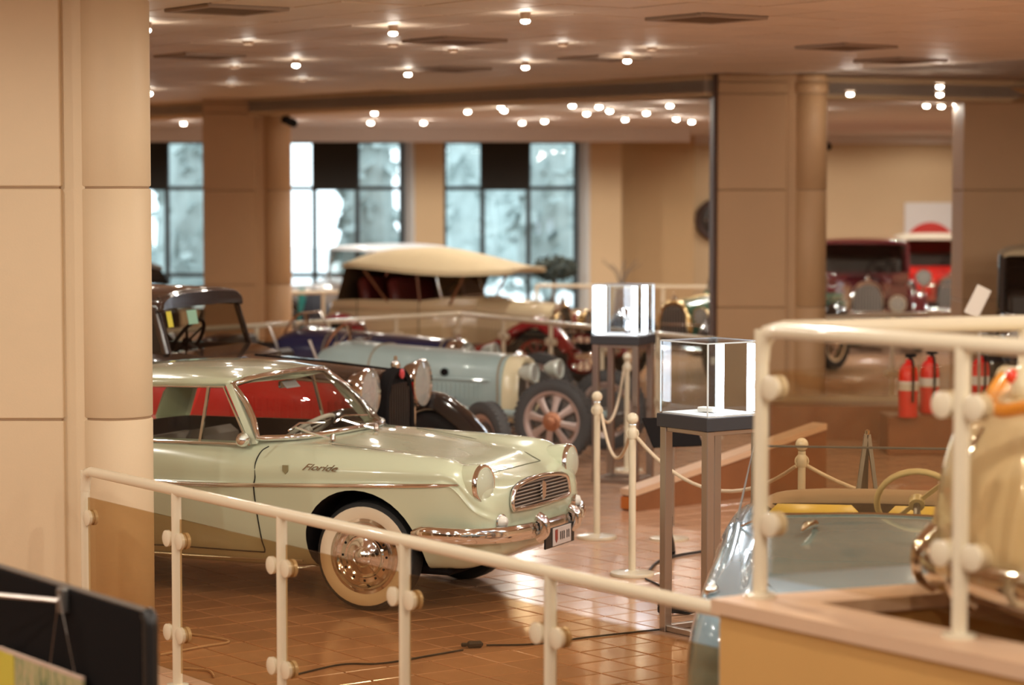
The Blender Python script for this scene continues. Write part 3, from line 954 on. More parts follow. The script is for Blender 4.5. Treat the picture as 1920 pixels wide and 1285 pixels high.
    roof.v = [(x_ - .10 * (y_ / .55) ** 2 * max(0, min(1, (x_ + 1.25) / .40)), y_, z_) for (x_, y_, z_) in roof.v]
    roof = roof.build('roof', SAGE, t, 45)
    for s in (-1, 1):
        # A pillar, C pillar
        MB().loft([[Vector(p) for p in q] for q in ([(-.70, s * .70, .895), (-.655, s * .70, .90), (-.665, s * .66, .915), (-.71, s * .66, .905)], [(-.935, s * .575, 1.215), (-.895, s * .572, 1.215), (-.90, s * .54, 1.225), (-.94, s * .54, 1.225)])], True, True, True).build('a_pillar', SAGE, t)
        MB().loft([[Vector(p) for p in q] for q in ([(-1.98, s * .69, .885), (-2.16, s * .62, .885), (-2.16, s * .57, .885), (-1.98, s * .64, .885)], [(-1.88, s * .63, 1.08), (-2.06, s * .56, 1.05), (-2.06, s * .51, 1.05), (-1.88, s * .58, 1.08)], [(-1.78, s * .60, 1.19), (-1.96, s * .54, 1.16), (-1.96, s * .49, 1.16), (-1.78, s * .55, 1.19)])], True, True, True).build('c_pillar', SAGE, t, 40)
        # belt moulding, window frames, glass
        MB().tube([(-.69, s * .712, .897), (-1.2, s * .722, .892), (-1.98, s * .70, .888)], .008, 6).build('belt_moulding', CHROME, t, 60)
        MB().tube([(-.71, s * .705, .90), (-.945, s * .578, 1.20), (-1.3, s * .612, 1.196), (-1.79, s * .60, 1.185)], .008, 6).build('window_frame', CHROME, t, 60)
        MB().bar((-1.02, s * .712, .895), (-1.035, s * .592, 1.198), .016, .016).build('vent_window_bar', CHROME, t)
        MB().add([(-.70, s * .70, .90), (-1.02, s * .708, .895), (-1.035, s * .59, 1.195), (-.945, s * .575, 1.20)], [(0, 1, 2, 3)]).build('vent_window', CARGLASS, t)
        MB().add([(-1.03, s * .708, .895), (-1.97, s * .69, .888), (-1.79, s * .60, 1.185), (-1.045, s * .59, 1.195)], [(0, 1, 2, 3)]).build('side_window', CARGLASS, t)
    MB().loft([[Vector((-2.14, -.55 + .11 * k, .90 )) for k in range(11)], [Vector((-1.97 - .03 * math.sin(PI * k / 10), -.48 + .096 * k, 1.17 + .02 * math.sin(PI * k / 10))) for k in range(11)]], False).build('rear_window', CARGLASS, t, 60)
    # interior
    for y in (-.33, .33):
        s = MB(); s.box((-1.30, y, .47), (.50, .50, .16), .04); s.box((-1.56, y, .66), (.14, .50, .42), .05, Mx=Matrix.Rotation(-.2, 4, 'Y'))
        s.build('front_seat', TAUPE, t, 40)
    MB().box((-1.86, 0, .62), (.16, 1.1, .40), .05).build('rear_bench', TAUPE, t, 40)
    MB().box((-.66, 0, .82), (.16, 1.2, .14), .04).build('dashboard', mat('dash_sage', (.24, .23, .15), .4), t, 40)
    steering_wheel(t, (-.93, .34, .87), .18, 1.0, 2, mat('ivory_rim', (.66, .60, .48), .35))
    MB().ball((-.72, -.745, .925), .055, 14, 8, (.7, .9, .75)).build('door_mirror', CHROME, t, 60)
    MB().box((-.90, .02, 1.175), (.015, .12, .045), .01).build('rear_view_mirror', CHROME, t)
    MB().box((-.83, -.02, 1.18), (.006, .16, .055), .004, Mx=Matrix.Rotation(-.75, 4, 'Y')).build('screen_sticker', mat('grey_label', (.32, .31, .30), .5), t)
    for s in (-.42, .10):
        b0 = top(-.33, s, .012)
        tip = Vector((-.56, s - .26, 1.04)) if True else None
        w_ = MB(); w_.tube([b0, b0.lerp(Vector((-.50, s - .14, .985)), .6), Vector((-.50, s - .14, .99))], .006, 6); w_.tube([Vector((-.44, s - .30, .985)), Vector((-.475, s - .12, 1.01)), Vector((-.44, s + .10, .995))], .006, 6)
        w_.lathe([(.016, -.01), (.016, .02), (.008, .03), (0, .03)], b0, (0, 0, 1), 10)
        w_.build('wiper', CHROME, t, 50)
    # underside and rear fittings
    MB().box((-1.15, 0, .235), (3.2, 1.0, .07), .02).build('underbody', MATTB, t)
    MB().tube(catmull([Vector(p) for p in ((-3.1, -.74, .46), (-3.4, -.62, .46), (-3.52, 0, .46), (-3.4, .62, .46), (-3.1, .74, .46))], 5), .04, 10, sy=.55).build('rear_bumper', CHROME, t, 60)
    for s in (-1, 1): MB().ball((-3.36, s * .52, .64), .055, 14, 8, (.6, 1, 1.3)).build('tail_lamp', DRED, t, 60)
    return t
green_coupe()

# ------------------------------------------------------------------ vintage cars
def vintage(name, label, loc, fwd, p, group=None):
    g = dict(R=.37, W=.12, wb=2.95, track=1.36, hoodL=1.2, hw0=.24, hw1=.38, hz0=.52, rz=1.08, cz=1.18, split=None, bw=.62, belt=1.15, tail=-3.55, body=BLACK, hoodtop=None, fender=None, roof=None,
             style='saloon', lampr=.13, lampz=.92, lampx=.10, lampy=.45, roofz=1.66, wheel='spoked', rim=None, seat=LEATHER, rad=.62, shell=CHROME, fw=.26, scr=.32, lampshell=CHROME, core=None, steer=True, gls=None, top=CANVAS, tyre=None, rt=.10)
    g.update(p)
    t = thing(name, label, 'car', (loc[0], loc[1], 0), math.atan2(fwd[1], fwd[0]), group)
    body = g['body']; htop = g['hoodtop'] or body; fen = g['fender'] or body
    Rr, L = g['R'], g['hoodL']
    split = g['split'] or (g['hz0'] + (g['rz'] - g['hz0']) * .62)
    # chassis
    c = MB()
    for s in (-1, 1): c.bar((.35, s * .33, .46), (g['tail'] + .3, s * .38, .46), .05, .10)
    for x in (.0, -g['wb']): c.cyl((x, -g['track'] / 2, Rr), (x, g['track'] / 2, Rr), .035, 8)
    c.build('chassis', BLACK, t)
    # radiator: shell, core, bars, cap
    def arch(x, hw, z0, z1): return [Vector((x, a, b)) for a, b in arch_section(x, hw, z0, z1)[1]] + [Vector((x, -a, b)) for a, b in reversed(arch_section(x, hw, z0, z1)[1][1:-1])]
    z0r = g['rz'] - g['rad']
    sh = MB().loft([arch(-.02, g['hw0'], z0r, g['rz']), arch(.05, g['hw0'], z0r, g['rz']), arch(.065, g['hw0'] - .015, z0r + .02, g['rz'] - .015), arch(.05, g['hw0'] - .035, z0r + .05, g['rz'] - .05), arch(.02, g['hw0'] - .035, z0r + .05, g['rz'] - .05)], True, True, True).build('radiator', g['shell'], t, 40)
    MB().prism(arch(.022, g['hw0'] - .036, z0r + .05, g['rz'] - .05), (.012, 0, 0)).build('radiator_core', g['core'] or DSTEEL, sh)
    sl = MB().box((0, 0, 0), (.012, .006, g['rad'] * .72)).mesh('radiator_bar'); sl.materials.append(STEEL)
    n = 9
    for k in range(n): inst(sl, 'radiator_bar', sh, (.044, (k - (n - 1) / 2) * (g['hw0'] - .06) * 2 / n, z0r + g['rad'] * .47))
    MB().lathe([(.03, 0), (.034, .02), (.028, .04), (.012, .05), (.012, .08), (0, .085)], (.02, 0, g['rz']), seg=14).build('radiator_cap', CHROME, sh, 40)
    # bonnet in two colours
    zc0, zc1 = g['rz'] - .012, g['cz']
    def half(x, hw, za, zb_, flat): 
        return (x, [(0, za), (hw, za), (hw, zb_ - .004), (hw, zb_), (0, zb_)]) if flat else arch_section(x, hw, za, zb_, 8, .05)
    sp1 = split + (zc1 - zc0)
    poly_loft([half(-.02, g['hw0'] - .006, g['hz0'], split, True), half(-L, g['hw1'], g['hz0'], sp1, True)]).build('bonnet_side', body, t, 30)
    poly_loft([half(-.02, g['hw0'] - .006, split, zc0, False), half(-L * .5, (g['hw0'] + g['hw1']) / 2, (split + sp1) / 2, (zc0 + zc1) / 2 + .005, False), half(-L, g['hw1'], sp1, zc1, False)]).build('bonnet_top', htop, t, 40)
    MB().tube([(-.03, 0, zc0 + .004), (-L * .5, 0, (zc0 + zc1) / 2 + .009), (-L, 0, zc1 + .004)], .006, 6).build('bonnet_hinge', g['shell'], t)
    lv = MB().box((0, 0, 0), (.018, .010, (split - g['hz0']) * .5), .003, rz=.3).mesh('louvre'); lv.materials.append(body)
    for s in (-1, 1):
        for k in range(14):
            x = -L * .25 - k * L * .045
            yw = g['hw0'] + (g['hw1'] - g['hw0']) * (-x / L)
            inst(lv, 'louvre', t, (x, s * yw, (g['hz0'] + split) / 2 + (zc1 - zc0) * (-x / L) * .5), (0, 0, s * .1))
    # tub
    bw, belt, tail = g['bw'], g['belt'], g['tail']
    def tub(x, w_, z0, z1): return x, [(0, z0), (w_ * .95, z0), (w_, z0 + .05), (w_ * 1.0, z0 + (z1 - z0) * .5), (w_, z1 - .05), (w_ * .97, z1), (0, z1)]
    sp = sp1
    poly_loft([tub(-L + .01, g['hw1'], g['hz0'] - .04, sp), tub(-L - .32, bw * .95, .42, sp), tub(-L - .7, bw, .42, sp), tub(tail + .5, bw, .42, sp), tub(tail + .1, bw * .9, .48, sp - .02), tub(tail, bw * .75, .56, sp - .06)]).build('body', body, t, 30)
    upb = g['hoodtop'] or body
    tubtop = [tub(-L + .01, g['hw1'], sp + .004, zc1), tub(-L - .28, bw * .93, sp + .004, max(zc1, belt)), tub(-L - .6, bw, sp + .004, belt), tub(tail + .5, bw, sp + .004, belt), tub(tail + .12, bw * .88, sp - .01, belt - .02), tub(tail + .03, bw * .72, sp - .05, belt - .1)]
    up = poly_loft(tubtop).build('upper_body', upb, None, 30)
    cb = MB().prism([(-L - .42, -bw + .06, sp - .3), (-L - .42, bw - .06, sp - .3), (tail + .35, bw - .06, sp - .3), (tail + .35, -bw + .06, sp - .3)], (0, 0, 1.2)).build('cutter', g['seat'], None)
    cut(up, [cb]); up.parent = t
    smooth_mesh(up.data, 30)
    if g['split']:
        for s in (-1, 1): MB().tube([(-.02, s * (g['hw0'] + .0), split), (-L, s * (g['hw1'] + .004), sp), (-L - .32, s * (bw * .95 + .004), sp), (-L - .7, s * (bw + .004), sp), (tail + .5, s * (bw + .004), sp)], .008, 6).build('waist_moulding', CHROME, t, 60)
    for s in (-1, 1):
        for x in (-L - .62, -L - 1.45):
            MB().tube([(x, s * (bw + .002), .46), (x, s * (bw + .003), belt)], .004, 5).build('door_seam', MATTB, t)
            MB().tube([(x - .12, s * (bw + .01), sp - .05), (x - .13, s * (bw + .035), sp - .05), (x - .22, s * (bw + .035), sp - .05)], .008, 6).build('door_handle', CHROME, t, 60)
    # fenders, running boards
    y = g['track'] / 2
    f1 = [(Rr + .12, Rr * .95), (Rr + .04, Rr * 1.45), (Rr * .55, 2 * Rr + .0), (0, 2 * Rr + .09), (-Rr * .7, 2 * Rr + .0), (-Rr - .2, Rr * 1.45), (-Rr - .62, .42), (-Rr - .85, .34)]
    f2 = [(-g['wb'] + Rr + .25, .36), (-g['wb'] + Rr + .08, Rr * 1.3), (-g['wb'] + Rr * .6, 2 * Rr - .0), (-g['wb'], 2 * Rr + .09), (-g['wb'] - Rr * .7, 2 * Rr - .02), (-g['wb'] - Rr - .08, Rr * 1.2), (-g['wb'] - Rr - .16, Rr * .8)]
    for s in (-1, 1):
        fender_mesh(f1, g['fw'], s * y, .05, .05).build('front_fender', fen, t, 50)
        fender_mesh(f2, g['fw'], s * y, .05, .05).build('rear_fender', fen, t, 50)
        MB().box(((-Rr - .85 - g['wb'] + Rr + .25) / 2, s * y, .335), (g['wb'] - 2 * Rr - .95, g['fw'], .03), .008).build('running_board', BLACK, t)
        wheel(t, (0, s * y, Rr), Rr, g['W'], s > 0, g['wheel'], g['rim'], g['tyre'])
        wheel(t, (-g['wb'], s * y, Rr), Rr, g['W'], s > 0, g['wheel'], g['rim'], g['tyre'])
        headlamp(t, (g['lampx'], s * g['lampy'], g['lampz']), g['lampr'], (1, 0, 0), g['lampshell'])
        MB().cyl((g['lampx'] - .06, s * g['lampy'], .62), (g['lampx'] - .06, s * g['lampy'], g['lampz'] - g['lampr'] * .8), .018, 8).build('lamp_post', CHROME, t)
    MB().cyl((g['lampx'] - .06, -g['lampy'], g['lampz'] - g['lampr'] * 1.05), (g['lampx'] - .06, g['lampy'], g['lampz'] - g['lampr'] * 1.05), .014, 8).build('lamp_bar', CHROME, t, 60)
    bpz = .42
    MB().tube(catmull([Vector(q) for q in ((Rr + .12, -.72, bpz), (Rr + .2, -.4, bpz), (Rr + .22, 0, bpz), (Rr + .2, .4, bpz), (Rr + .12, .72, bpz))], 5), .03, 8, sy=.5).build('bumper', CHROME, t, 60)
    # windscreen
    xs = -L - .34
    zt_ = g['roofz'] - .08 if g['style'] == 'saloon' else belt + g['scr']
    xt = xs - .10
    wsb = max(zc1, belt) - .01
    ww = bw * .93
    ws = MB().add([(xs, -ww, wsb), (xs, ww, wsb), (xt, ww * .97, zt_), (xt, -ww * .97, zt_)], [(0, 1, 2, 3)]).build('windscreen', g['gls'] or CARGLASS, t)
    MB().tube([(xs, -ww, wsb), (xs, ww, wsb), (xt, ww * .97, zt_), (xt, -ww * .97, zt_)], .014, 6, closed=True).build('windscreen_frame', CHROME if g['style'] != 'saloon' else upb, ws)
    # seats and wheel
    for x in (-L - 1.0, tail + .55):
        s = MB(); s.box((x + .22, 0, sp - .12), (.46, bw * 1.7, .16), .04); s.box((x - .02, 0, sp + .14), (.14, bw * 1.7, .50), .05, Mx=Matrix.Rotation(-.15, 4, 'Y'))
        s.build('seat', g['seat'], t, 40)
    steering_wheel(t, (-L - .68, .28, belt + .02), .19, .55, 4, MATTB)
    if g['style'] == 'saloon':
        rzf = g['roofz']; rm = g['roof'] or upb
        def rf(x, w_, z0, z1): return x, [(0, z0), (w_ * .9, z0), (w_, z0 - .02), (w_ + .012, z0 + .0), (w_ * .98, z0 + (z1 - z0) * .45), (w_ * .8, z0 + (z1 - z0) * .8), (w_ * .4, z1 - .004), (0, z1)]
        zr = rzf - g['rt']
        body_loft([rf(xt + .05, bw * .90, zr, rzf - .05), rf(xt - .08, bw * .95, zr, rzf - .02), rf((xt + tail) / 2, bw * .97, zr, rzf), rf(tail + .5, bw * .95, zr - .01, rzf - .03), rf(tail + .26, bw * .9, zr - .06, rzf - .11)], 3, 5).build('roof', rm, t, 45)
        stn = [(xs - .02, xt - .02), (-L - 1.18, -L - 1.18), (tail + .95, tail + .98)]
        for s in (-1, 1):
            for (xa, xb) in stn: MB().bar((xa, s * (bw - .02), belt - .01), (xb, s * (bw * .95 - .0), zr + .01), .05, .035, .006).build('pillar', upb, t)
            MB().loft([[Vector(q) for q in r_] for r_ in ([(tail + .72, s * bw, belt - .01), (tail + .10, s * bw * .86, belt - .03), (tail + .10, s * (bw * .86 - .03), belt - .03), (tail + .72, s * (bw - .03), belt - .01)], [(tail + .82, s * bw * .95, zr + .01), (tail + .30, s * bw * .88, zr - .05), (tail + .30, s * (bw * .88 - .03), zr - .05), (tail + .82, s * (bw * .95 - .03), zr + .01)])], True, True, True).build('rear_quarter', upb, t)
            for (xa, xb) in ((xs - .05, -L - 1.16), (-L - 1.20, tail + .92)):
                MB().add([(xa, s * (bw - .018), belt), (xb, s * (bw - .018), belt), (xb, s * bw * .95, zr), (xa - .05 if xa == xs - .05 else xa, s * bw * .95, zr)], [(0, 1, 2, 3)]).build('side_window', g['gls'] or CARGLASS, t)
        MB().loft([[Vector((tail + .09, -bw * .86, belt - .03)), Vector((tail + .04, 0, belt - .03)), Vector((tail + .09, bw * .86, belt - .03))], [Vector((tail + .29, -bw * .88, zr - .04)), Vector((tail + .25, 0, zr - .04)), Vector((tail + .29, bw * .88, zr - .04))]], False).build('rear_panel', upb, t)
    return t

def heading(deg): return (math.cos(R(deg)), math.sin(R(deg)))
# dark saloon with red flanks behind the coupe
limo = vintage('vintage_saloon', 'brown-black vintage saloon with bright red flanks behind the green coupe', (-.82, 16.6), (.94, -.34),
        dict(body=RED, hoodtop=BROWNBLK, fender=GBLACK, roof=BROWNBLK, split=.985, rz=1.095, cz=1.16, hoodL=1.05, hw0=.25, hw1=.42, belt=1.20, bw=.66, roofz=1.655, lampr=.165, lampz=.955, lampx=.02, lampy=.47, shell=MATTB, core=MATTB, tail=-3.5, track=1.42, rt=.15, gls=glass('saloon_glass', (.72, .68, .62), 1.6)))
MB().lathe([(.034, 0), (.034, .012), (.02, .016), (0, .016)], (.062, 0, 1.055), (1, 0, 0), 16).build('radiator_badge', mat('badge_red', (.55, .06, .07), .3), limo, 40)
MB().box((-1.432, -.205, 1.43), (.004, .14, .10), Mx=Matrix.Rotation(-.2, 4, 'Y')).build('window_card', mat('pale_green_card', (.30, .52, .38), .6), limo)
MB().box((-1.432, -.54, 1.43), (.004, .07, .11), Mx=Matrix.Rotation(-.2, 4, 'Y')).build('window_card', mat('yellow_card', (.72, .62, .06), .6), limo)
# cream open tourer
tour = vintage('touring_car', 'cream open touring car with tan canvas top and dark red fenders', (.58, 28.5), (.907, -.42),
        dict(body=CREAMP, fender=DRED, hoodL=.95, rz=1.0, cz=1.06, hw0=.24, hw1=.36, belt=1.02, bw=.62, tail=-2.9, wb=2.6, style='open', scr=.40, lampr=.12, lampz=.78, lampx=.16, lampy=.42, lampshell=GOLD, seat=OXBLOOD, rim=DRED, R=.36, shell=CHROME, core=BLACK))
def soft_top(t):
    def ts(x, w_, ze, zc): return x, [(0, zc - .03), (w_ * .6, (ze + zc) / 2 - .02), (w_ - .01, ze - .015), (w_, ze), (w_ * .95, ze + .05), (w_ * .65, ze + (zc - ze) * .75), (w_ * .3, zc - .005), (0, zc)]
    o = body_loft([ts(-.42, .50, 1.36, 1.42), ts(-.6, .60, 1.35, 1.45), ts(-1.1, .66, 1.34, 1.56), ts(-1.6, .68, 1.36, 1.635), ts(-2.1, .67, 1.40, 1.62), ts(-2.45, .64, 1.42, 1.56), ts(-2.62, .58, 1.40, 1.48)], 3, 6).build('canvas_top', CANVAS, t, 60)
    for x in (-.95, -1.6, -2.3):
        for s in (-1, 1): MB().cyl((-1.5 + (x + 1.5) * .6, s * .60, .98), (x, s * .62, 1.37), .014, 6).build('top_bow', DARKWOOD, o)
    MB().loft([[Vector((-2.72, -.56, .98)), Vector((-2.76, 0, .98)), Vector((-2.72, .56, .98))], [Vector((-2.58, -.56, 1.44)), Vector((-2.6, 0, 1.46)), Vector((-2.58, .56, 1.44))]], False).build('rear_curtain', mat('brown_curtain', (.10, .05, .02), .8), o)
    MB().add([(-2.7, .60, 1.0), (-1.35, .62, 1.0), (-1.2, .62, 1.36), (-2.6, .60, 1.42)], [(0, 1, 2, 3)]).build('side_curtain', _M['brown_curtain'], o)
soft_top(tour)
# far cars
vintage('vintage_saloon', 'maroon vintage saloon facing the camera beside the broad pier', (5.15, 35.0), (-.10, -1), dict(body=MAROON, fender=MAROON, roof=MAROON, roofz=1.62, rz=1.02, cz=1.08, hw0=.25, hw1=.42, bw=.70, track=1.46, lampr=.12, lampz=.70, lampy=.42, lampx=.25, belt=1.10, lampshell=CREAMP), 'cars in the rear hall')
vintage('vintage_saloon', 'black vintage saloon at the right edge behind the cream railing', (5.12, 22.1), (-.18, -.98), dict(body=GBLACK, roof=mat('tan_roof', (.40, .30, .18), .7), roofz=1.78, rz=1.08, cz=1.10, bw=.62, belt=1.12, lampz=.95), 'cars in the rear hall')
vintage('vintage_van', 'red vintage van with pale roof beside the maroon saloon', (7.15, 39.4), (-.05, -1), dict(body=RED, fender=GBLACK, roof=mat('ivory_roof', (.68, .60, .48), .6), roofz=1.60, rz=.95, cz=1.0, hw0=.25, bw=.66, belt=1.05), 'cars in the rear hall')
vintage('vintage_tourer', 'green open vintage car behind the rear display case', (2.0, 29.6), (-.62, -.78), dict(body=TEALG, fender=GBLACK, style='open', rz=.98, cz=1.05, belt=1.0, scr=.34, seat=TAUPE, tail=-3.2, wb=2.6, shell=GOLD, lampshell=GOLD, lampr=.11, lampz=.80), 'cars in the rear hall')
vintage('vintage_saloon', 'grey vintage saloon with pale roof below the middle window', (-3.85, 35.8), (-.85, -.52), dict(body=mat('mid_grey_paint', (.30, .28, .27), .3, coat=.5), fender=GBLACK, roof=mat('silver_roof', (.66, .68, .72), .3), roofz=1.52, rz=.88, cz=.92, belt=1.0, hw0=.24, seat=mat('orange_red_seat', (.50, .12, .06), .6)), 'cars in the rear hall')
vintage('vintage_truck', 'grey-roofed dark vintage truck seen past the stone column', (-7.2, 29.7), (-.9, -.43), dict(body=GBLACK, fender=GBLACK, roof=mat('grey_canvas_roof', (.30, .27, .24), .8), roofz=1.50, rz=.95, cz=1.0, belt=1.02, tail=-3.1, wb=2.5), 'cars in the rear hall')

# ------------------------------------------------------------------ racing cars
def racer(name, label, loc, fwd, paint, shell, full=True, group='racing cars'):
    t = thing(name, label, 'car', (loc[0], loc[1], 0), math.atan2(fwd[1], fwd[0]), group)
    x0 = -.56                                   # radiator, set well behind the axle
    # chassis rails, axles, springs
    for s in (-1, 1):
        MB().tube(catmull([Vector(q) for q in ((.12, s * .27, .34), (-.2, s * .29, .36), (-1.2, s * .36, .40), (-2.4, s * .38, .42), (-3.3, s * .25, .46))], 4), .035, 8, sy=.6).build('frame_rail', paint, t, 60)
        MB().tube(catmull([Vector(q) for q in ((.30, s * .29, .36), (0, s * .29, .30), (-.35, s * .29, .36))], 5), .022, 6).build('leaf_spring', DSTEEL, t)
    for x in (0, -2.4): MB().cyl((x, -.60, .355), (x, .60, .355), .028, 10).build('axle', STEEL, t, 40)
    # radiator (horseshoe)
    def arch(x, hw, z0, z1, sq=.3): 
        hp = arch_section(x, hw, z0, z1, 8, sq)[1]
        return [Vector((x, a, b)) for a, b in hp] + [Vector((x, -a, b)) for a, b in reversed(hp[1:-1])]
    sh = MB().loft([arch(x0 - .10, .255, .30, .865), arch(x0 + .02, .245, .29, .858), arch(x0 + .05, .225, .31, .84), arch(x0 + .035, .195, .34, .80), arch(x0 + .0, .195, .34, .80)], True, True, True).build('radiator', shell, t, 40)
    MB().prism(arch(x0 + .005, .193, .342, .798), (.012, 0, 0)).build('radiator_core', DSTEEL, sh)
    MB().lathe([(.035, 0), (.035, .03), (.02, .05), (0, .05)], (x0 - .04, 0, .86), seg=14).build('radiator_cap', CHROME, sh, 40)
    # bonnet
    L = 1.38
    xb = x0 - .10 - L
    poly_loft([(lambda q: (q[0], q[1]))(arch_section(x0 - .10, .262, .42, .868, 8, .42)), arch_section(x0 - .8, .325, .43, .905, 8, .45), arch_section(xb, .38, .44, .935, 8, .48)]).build('bonnet', paint, t, 40)
    for xx in (x0 - .13, xb + .12):
        f = -(xx - (x0 - .1)) / L
        hw = .265 + .118 * f
        MB().tube([Vector((xx, a, b)) for a, b in arch_section(xx, hw, .44, .872 + .066 * f, 8, .45)[1][2:]] + [Vector((xx, -a, b)) for a, b in reversed(arch_section(xx, hw, .44, .872 + .066 * f, 8, .45)[1][2:-1])], .009, 6).build('bonnet_strap', mat('old_leather', (.30, .24, .16), .7), t)
    lv = MB().box((0, 0, 0), (.020, .014, .13), .004).mesh('louvre'); lv.materials.append(paint)
    for s in (-1, 1):
        for k in range(24):
            f = .14 + k * .031
            inst(lv, 'louvre', t, (x0 - .10 - f * L, s * (.266 + .118 * f), .555), (0, 0, s * .35))
        MB().tube([(x0 - .2, s * .285, .655), (xb + .15, s * .375, .672)], .010, 6).build('bonnet_moulding', paint, t)
        MB().lathe([(.035, 0), (.035, .02), (.022, .025), (.022, .02), (0, .02)], (x0 - .62, s * .312, .72), (0, s, .1), 16).build('filler_cap', MATTB, t, 40)
    # scuttle, cockpit tub, tail
    st = [arch_section(xb, .38, .42, .937, 8, .48), arch_section(xb - .22, .41, .40, .96, 8, .5), arch_section(xb - .40, .42, .40, .90, 8, .6)]
    poly_loft(st).build('scuttle', paint, t, 40)
    tub = poly_loft([arch_section(xb - .38, .42, .38, .80, 8, .7), arch_section(xb - 1.0, .44, .38, .80, 8, .7), arch_section(xb - 1.25, .42, .40, .86, 8, .6), arch_section(xb - 1.8, .24, .48, .72, 8, .5), arch_section(xb - 2.1, .05, .55, .62, 8, .5)]).build('tail_body', paint, None, 40)
    cc_ = MB().prism([(xb - .36, -.36, .46), (xb - .36, .36, .46), (xb - 1.05, .36, .46), (xb - 1.12, 0, .46), (xb - 1.05, -.36, .46)], (0, 0, .6)).build('cutter', LEATHER, None)
    cut(tub, [cc_]); tub.parent = t; smooth_mesh(tub.data, 40)
    s = MB(); s.box((xb - .85, 0, .60), (.40, .66, .14), .04); s.box((xb - 1.06, 0, .70), (.12, .66, .30), .04, Mx=Matrix.Rotation(-.2, 4, 'Y'))
    s.build('seat', LEATHER, t, 40)
    sw = steering_wheel(t, (xb - .46, .12, .90), .20, .45, 4, None)
    # small aero screen
    scr = MB().add([(xb - .22, -.05, .955), (xb - .22, .33, .955), (xb - .28, .30, 1.09), (xb - .28, -.02, 1.09)], [(0, 1, 2, 3)]).build('aero_screen', CARGLASS, t)
    MB().tube([(xb - .22, -.05, .955), (xb - .22, .33, .955), (xb - .28, .30, 1.09), (xb - .28, -.02, 1.09)], .008, 6, closed=True).build('screen_frame', CHROME, scr)
    MB().tube([(xb - .30, -.46, .60), (xb - .32, -.50, .80), (xb - .40, -.50, .98)], .014, 6).build('brake_lever', STEEL, t, 40)
    MB().tube(catmull([Vector(q) for q in ((x0 - .5, -.33, .47), (x0 - .8, -.44, .42), (x0 - 2.0, -.50, .36), (x0 - 3.2, -.40, .36))], 5), .035, 8).build('exhaust', DSTEEL, t, 60)
    # wheels
    for x in (0, -2.4):
        for s_ in (-1, 1): wheel(t, (x, s_ * .60, .357), .357, .125, s_ > 0, 'blade', mat('cast_alloy', (.62, .50, .46), .38, .7), GREYTYRE)
    # lamps
    for s_ in (-1, 1):
        headlamp(t, (x0 + .22, s_ * .27, .735), .085, (1, 0, 0), mat('pale_lamp_shell', (.58, .62, .56), .3, coat=.5), depth=1.5)
        MB().cyl((x0 + .16, s_ * .27, .38), (x0 + .16, s_ * .27, .66), .014, 8).build('lamp_post', STEEL, t)
    return t
racer('racing_car', 'pale blue vintage open racing car with eight-spoke alloy wheels', (.61, 21.04), (.907, -.42), RACEB, IVORY)
racer('racing_car', 'navy vintage open racing car behind the pale blue one', (.02, 23.35), (.907, -.42), NAVY, CHROME)

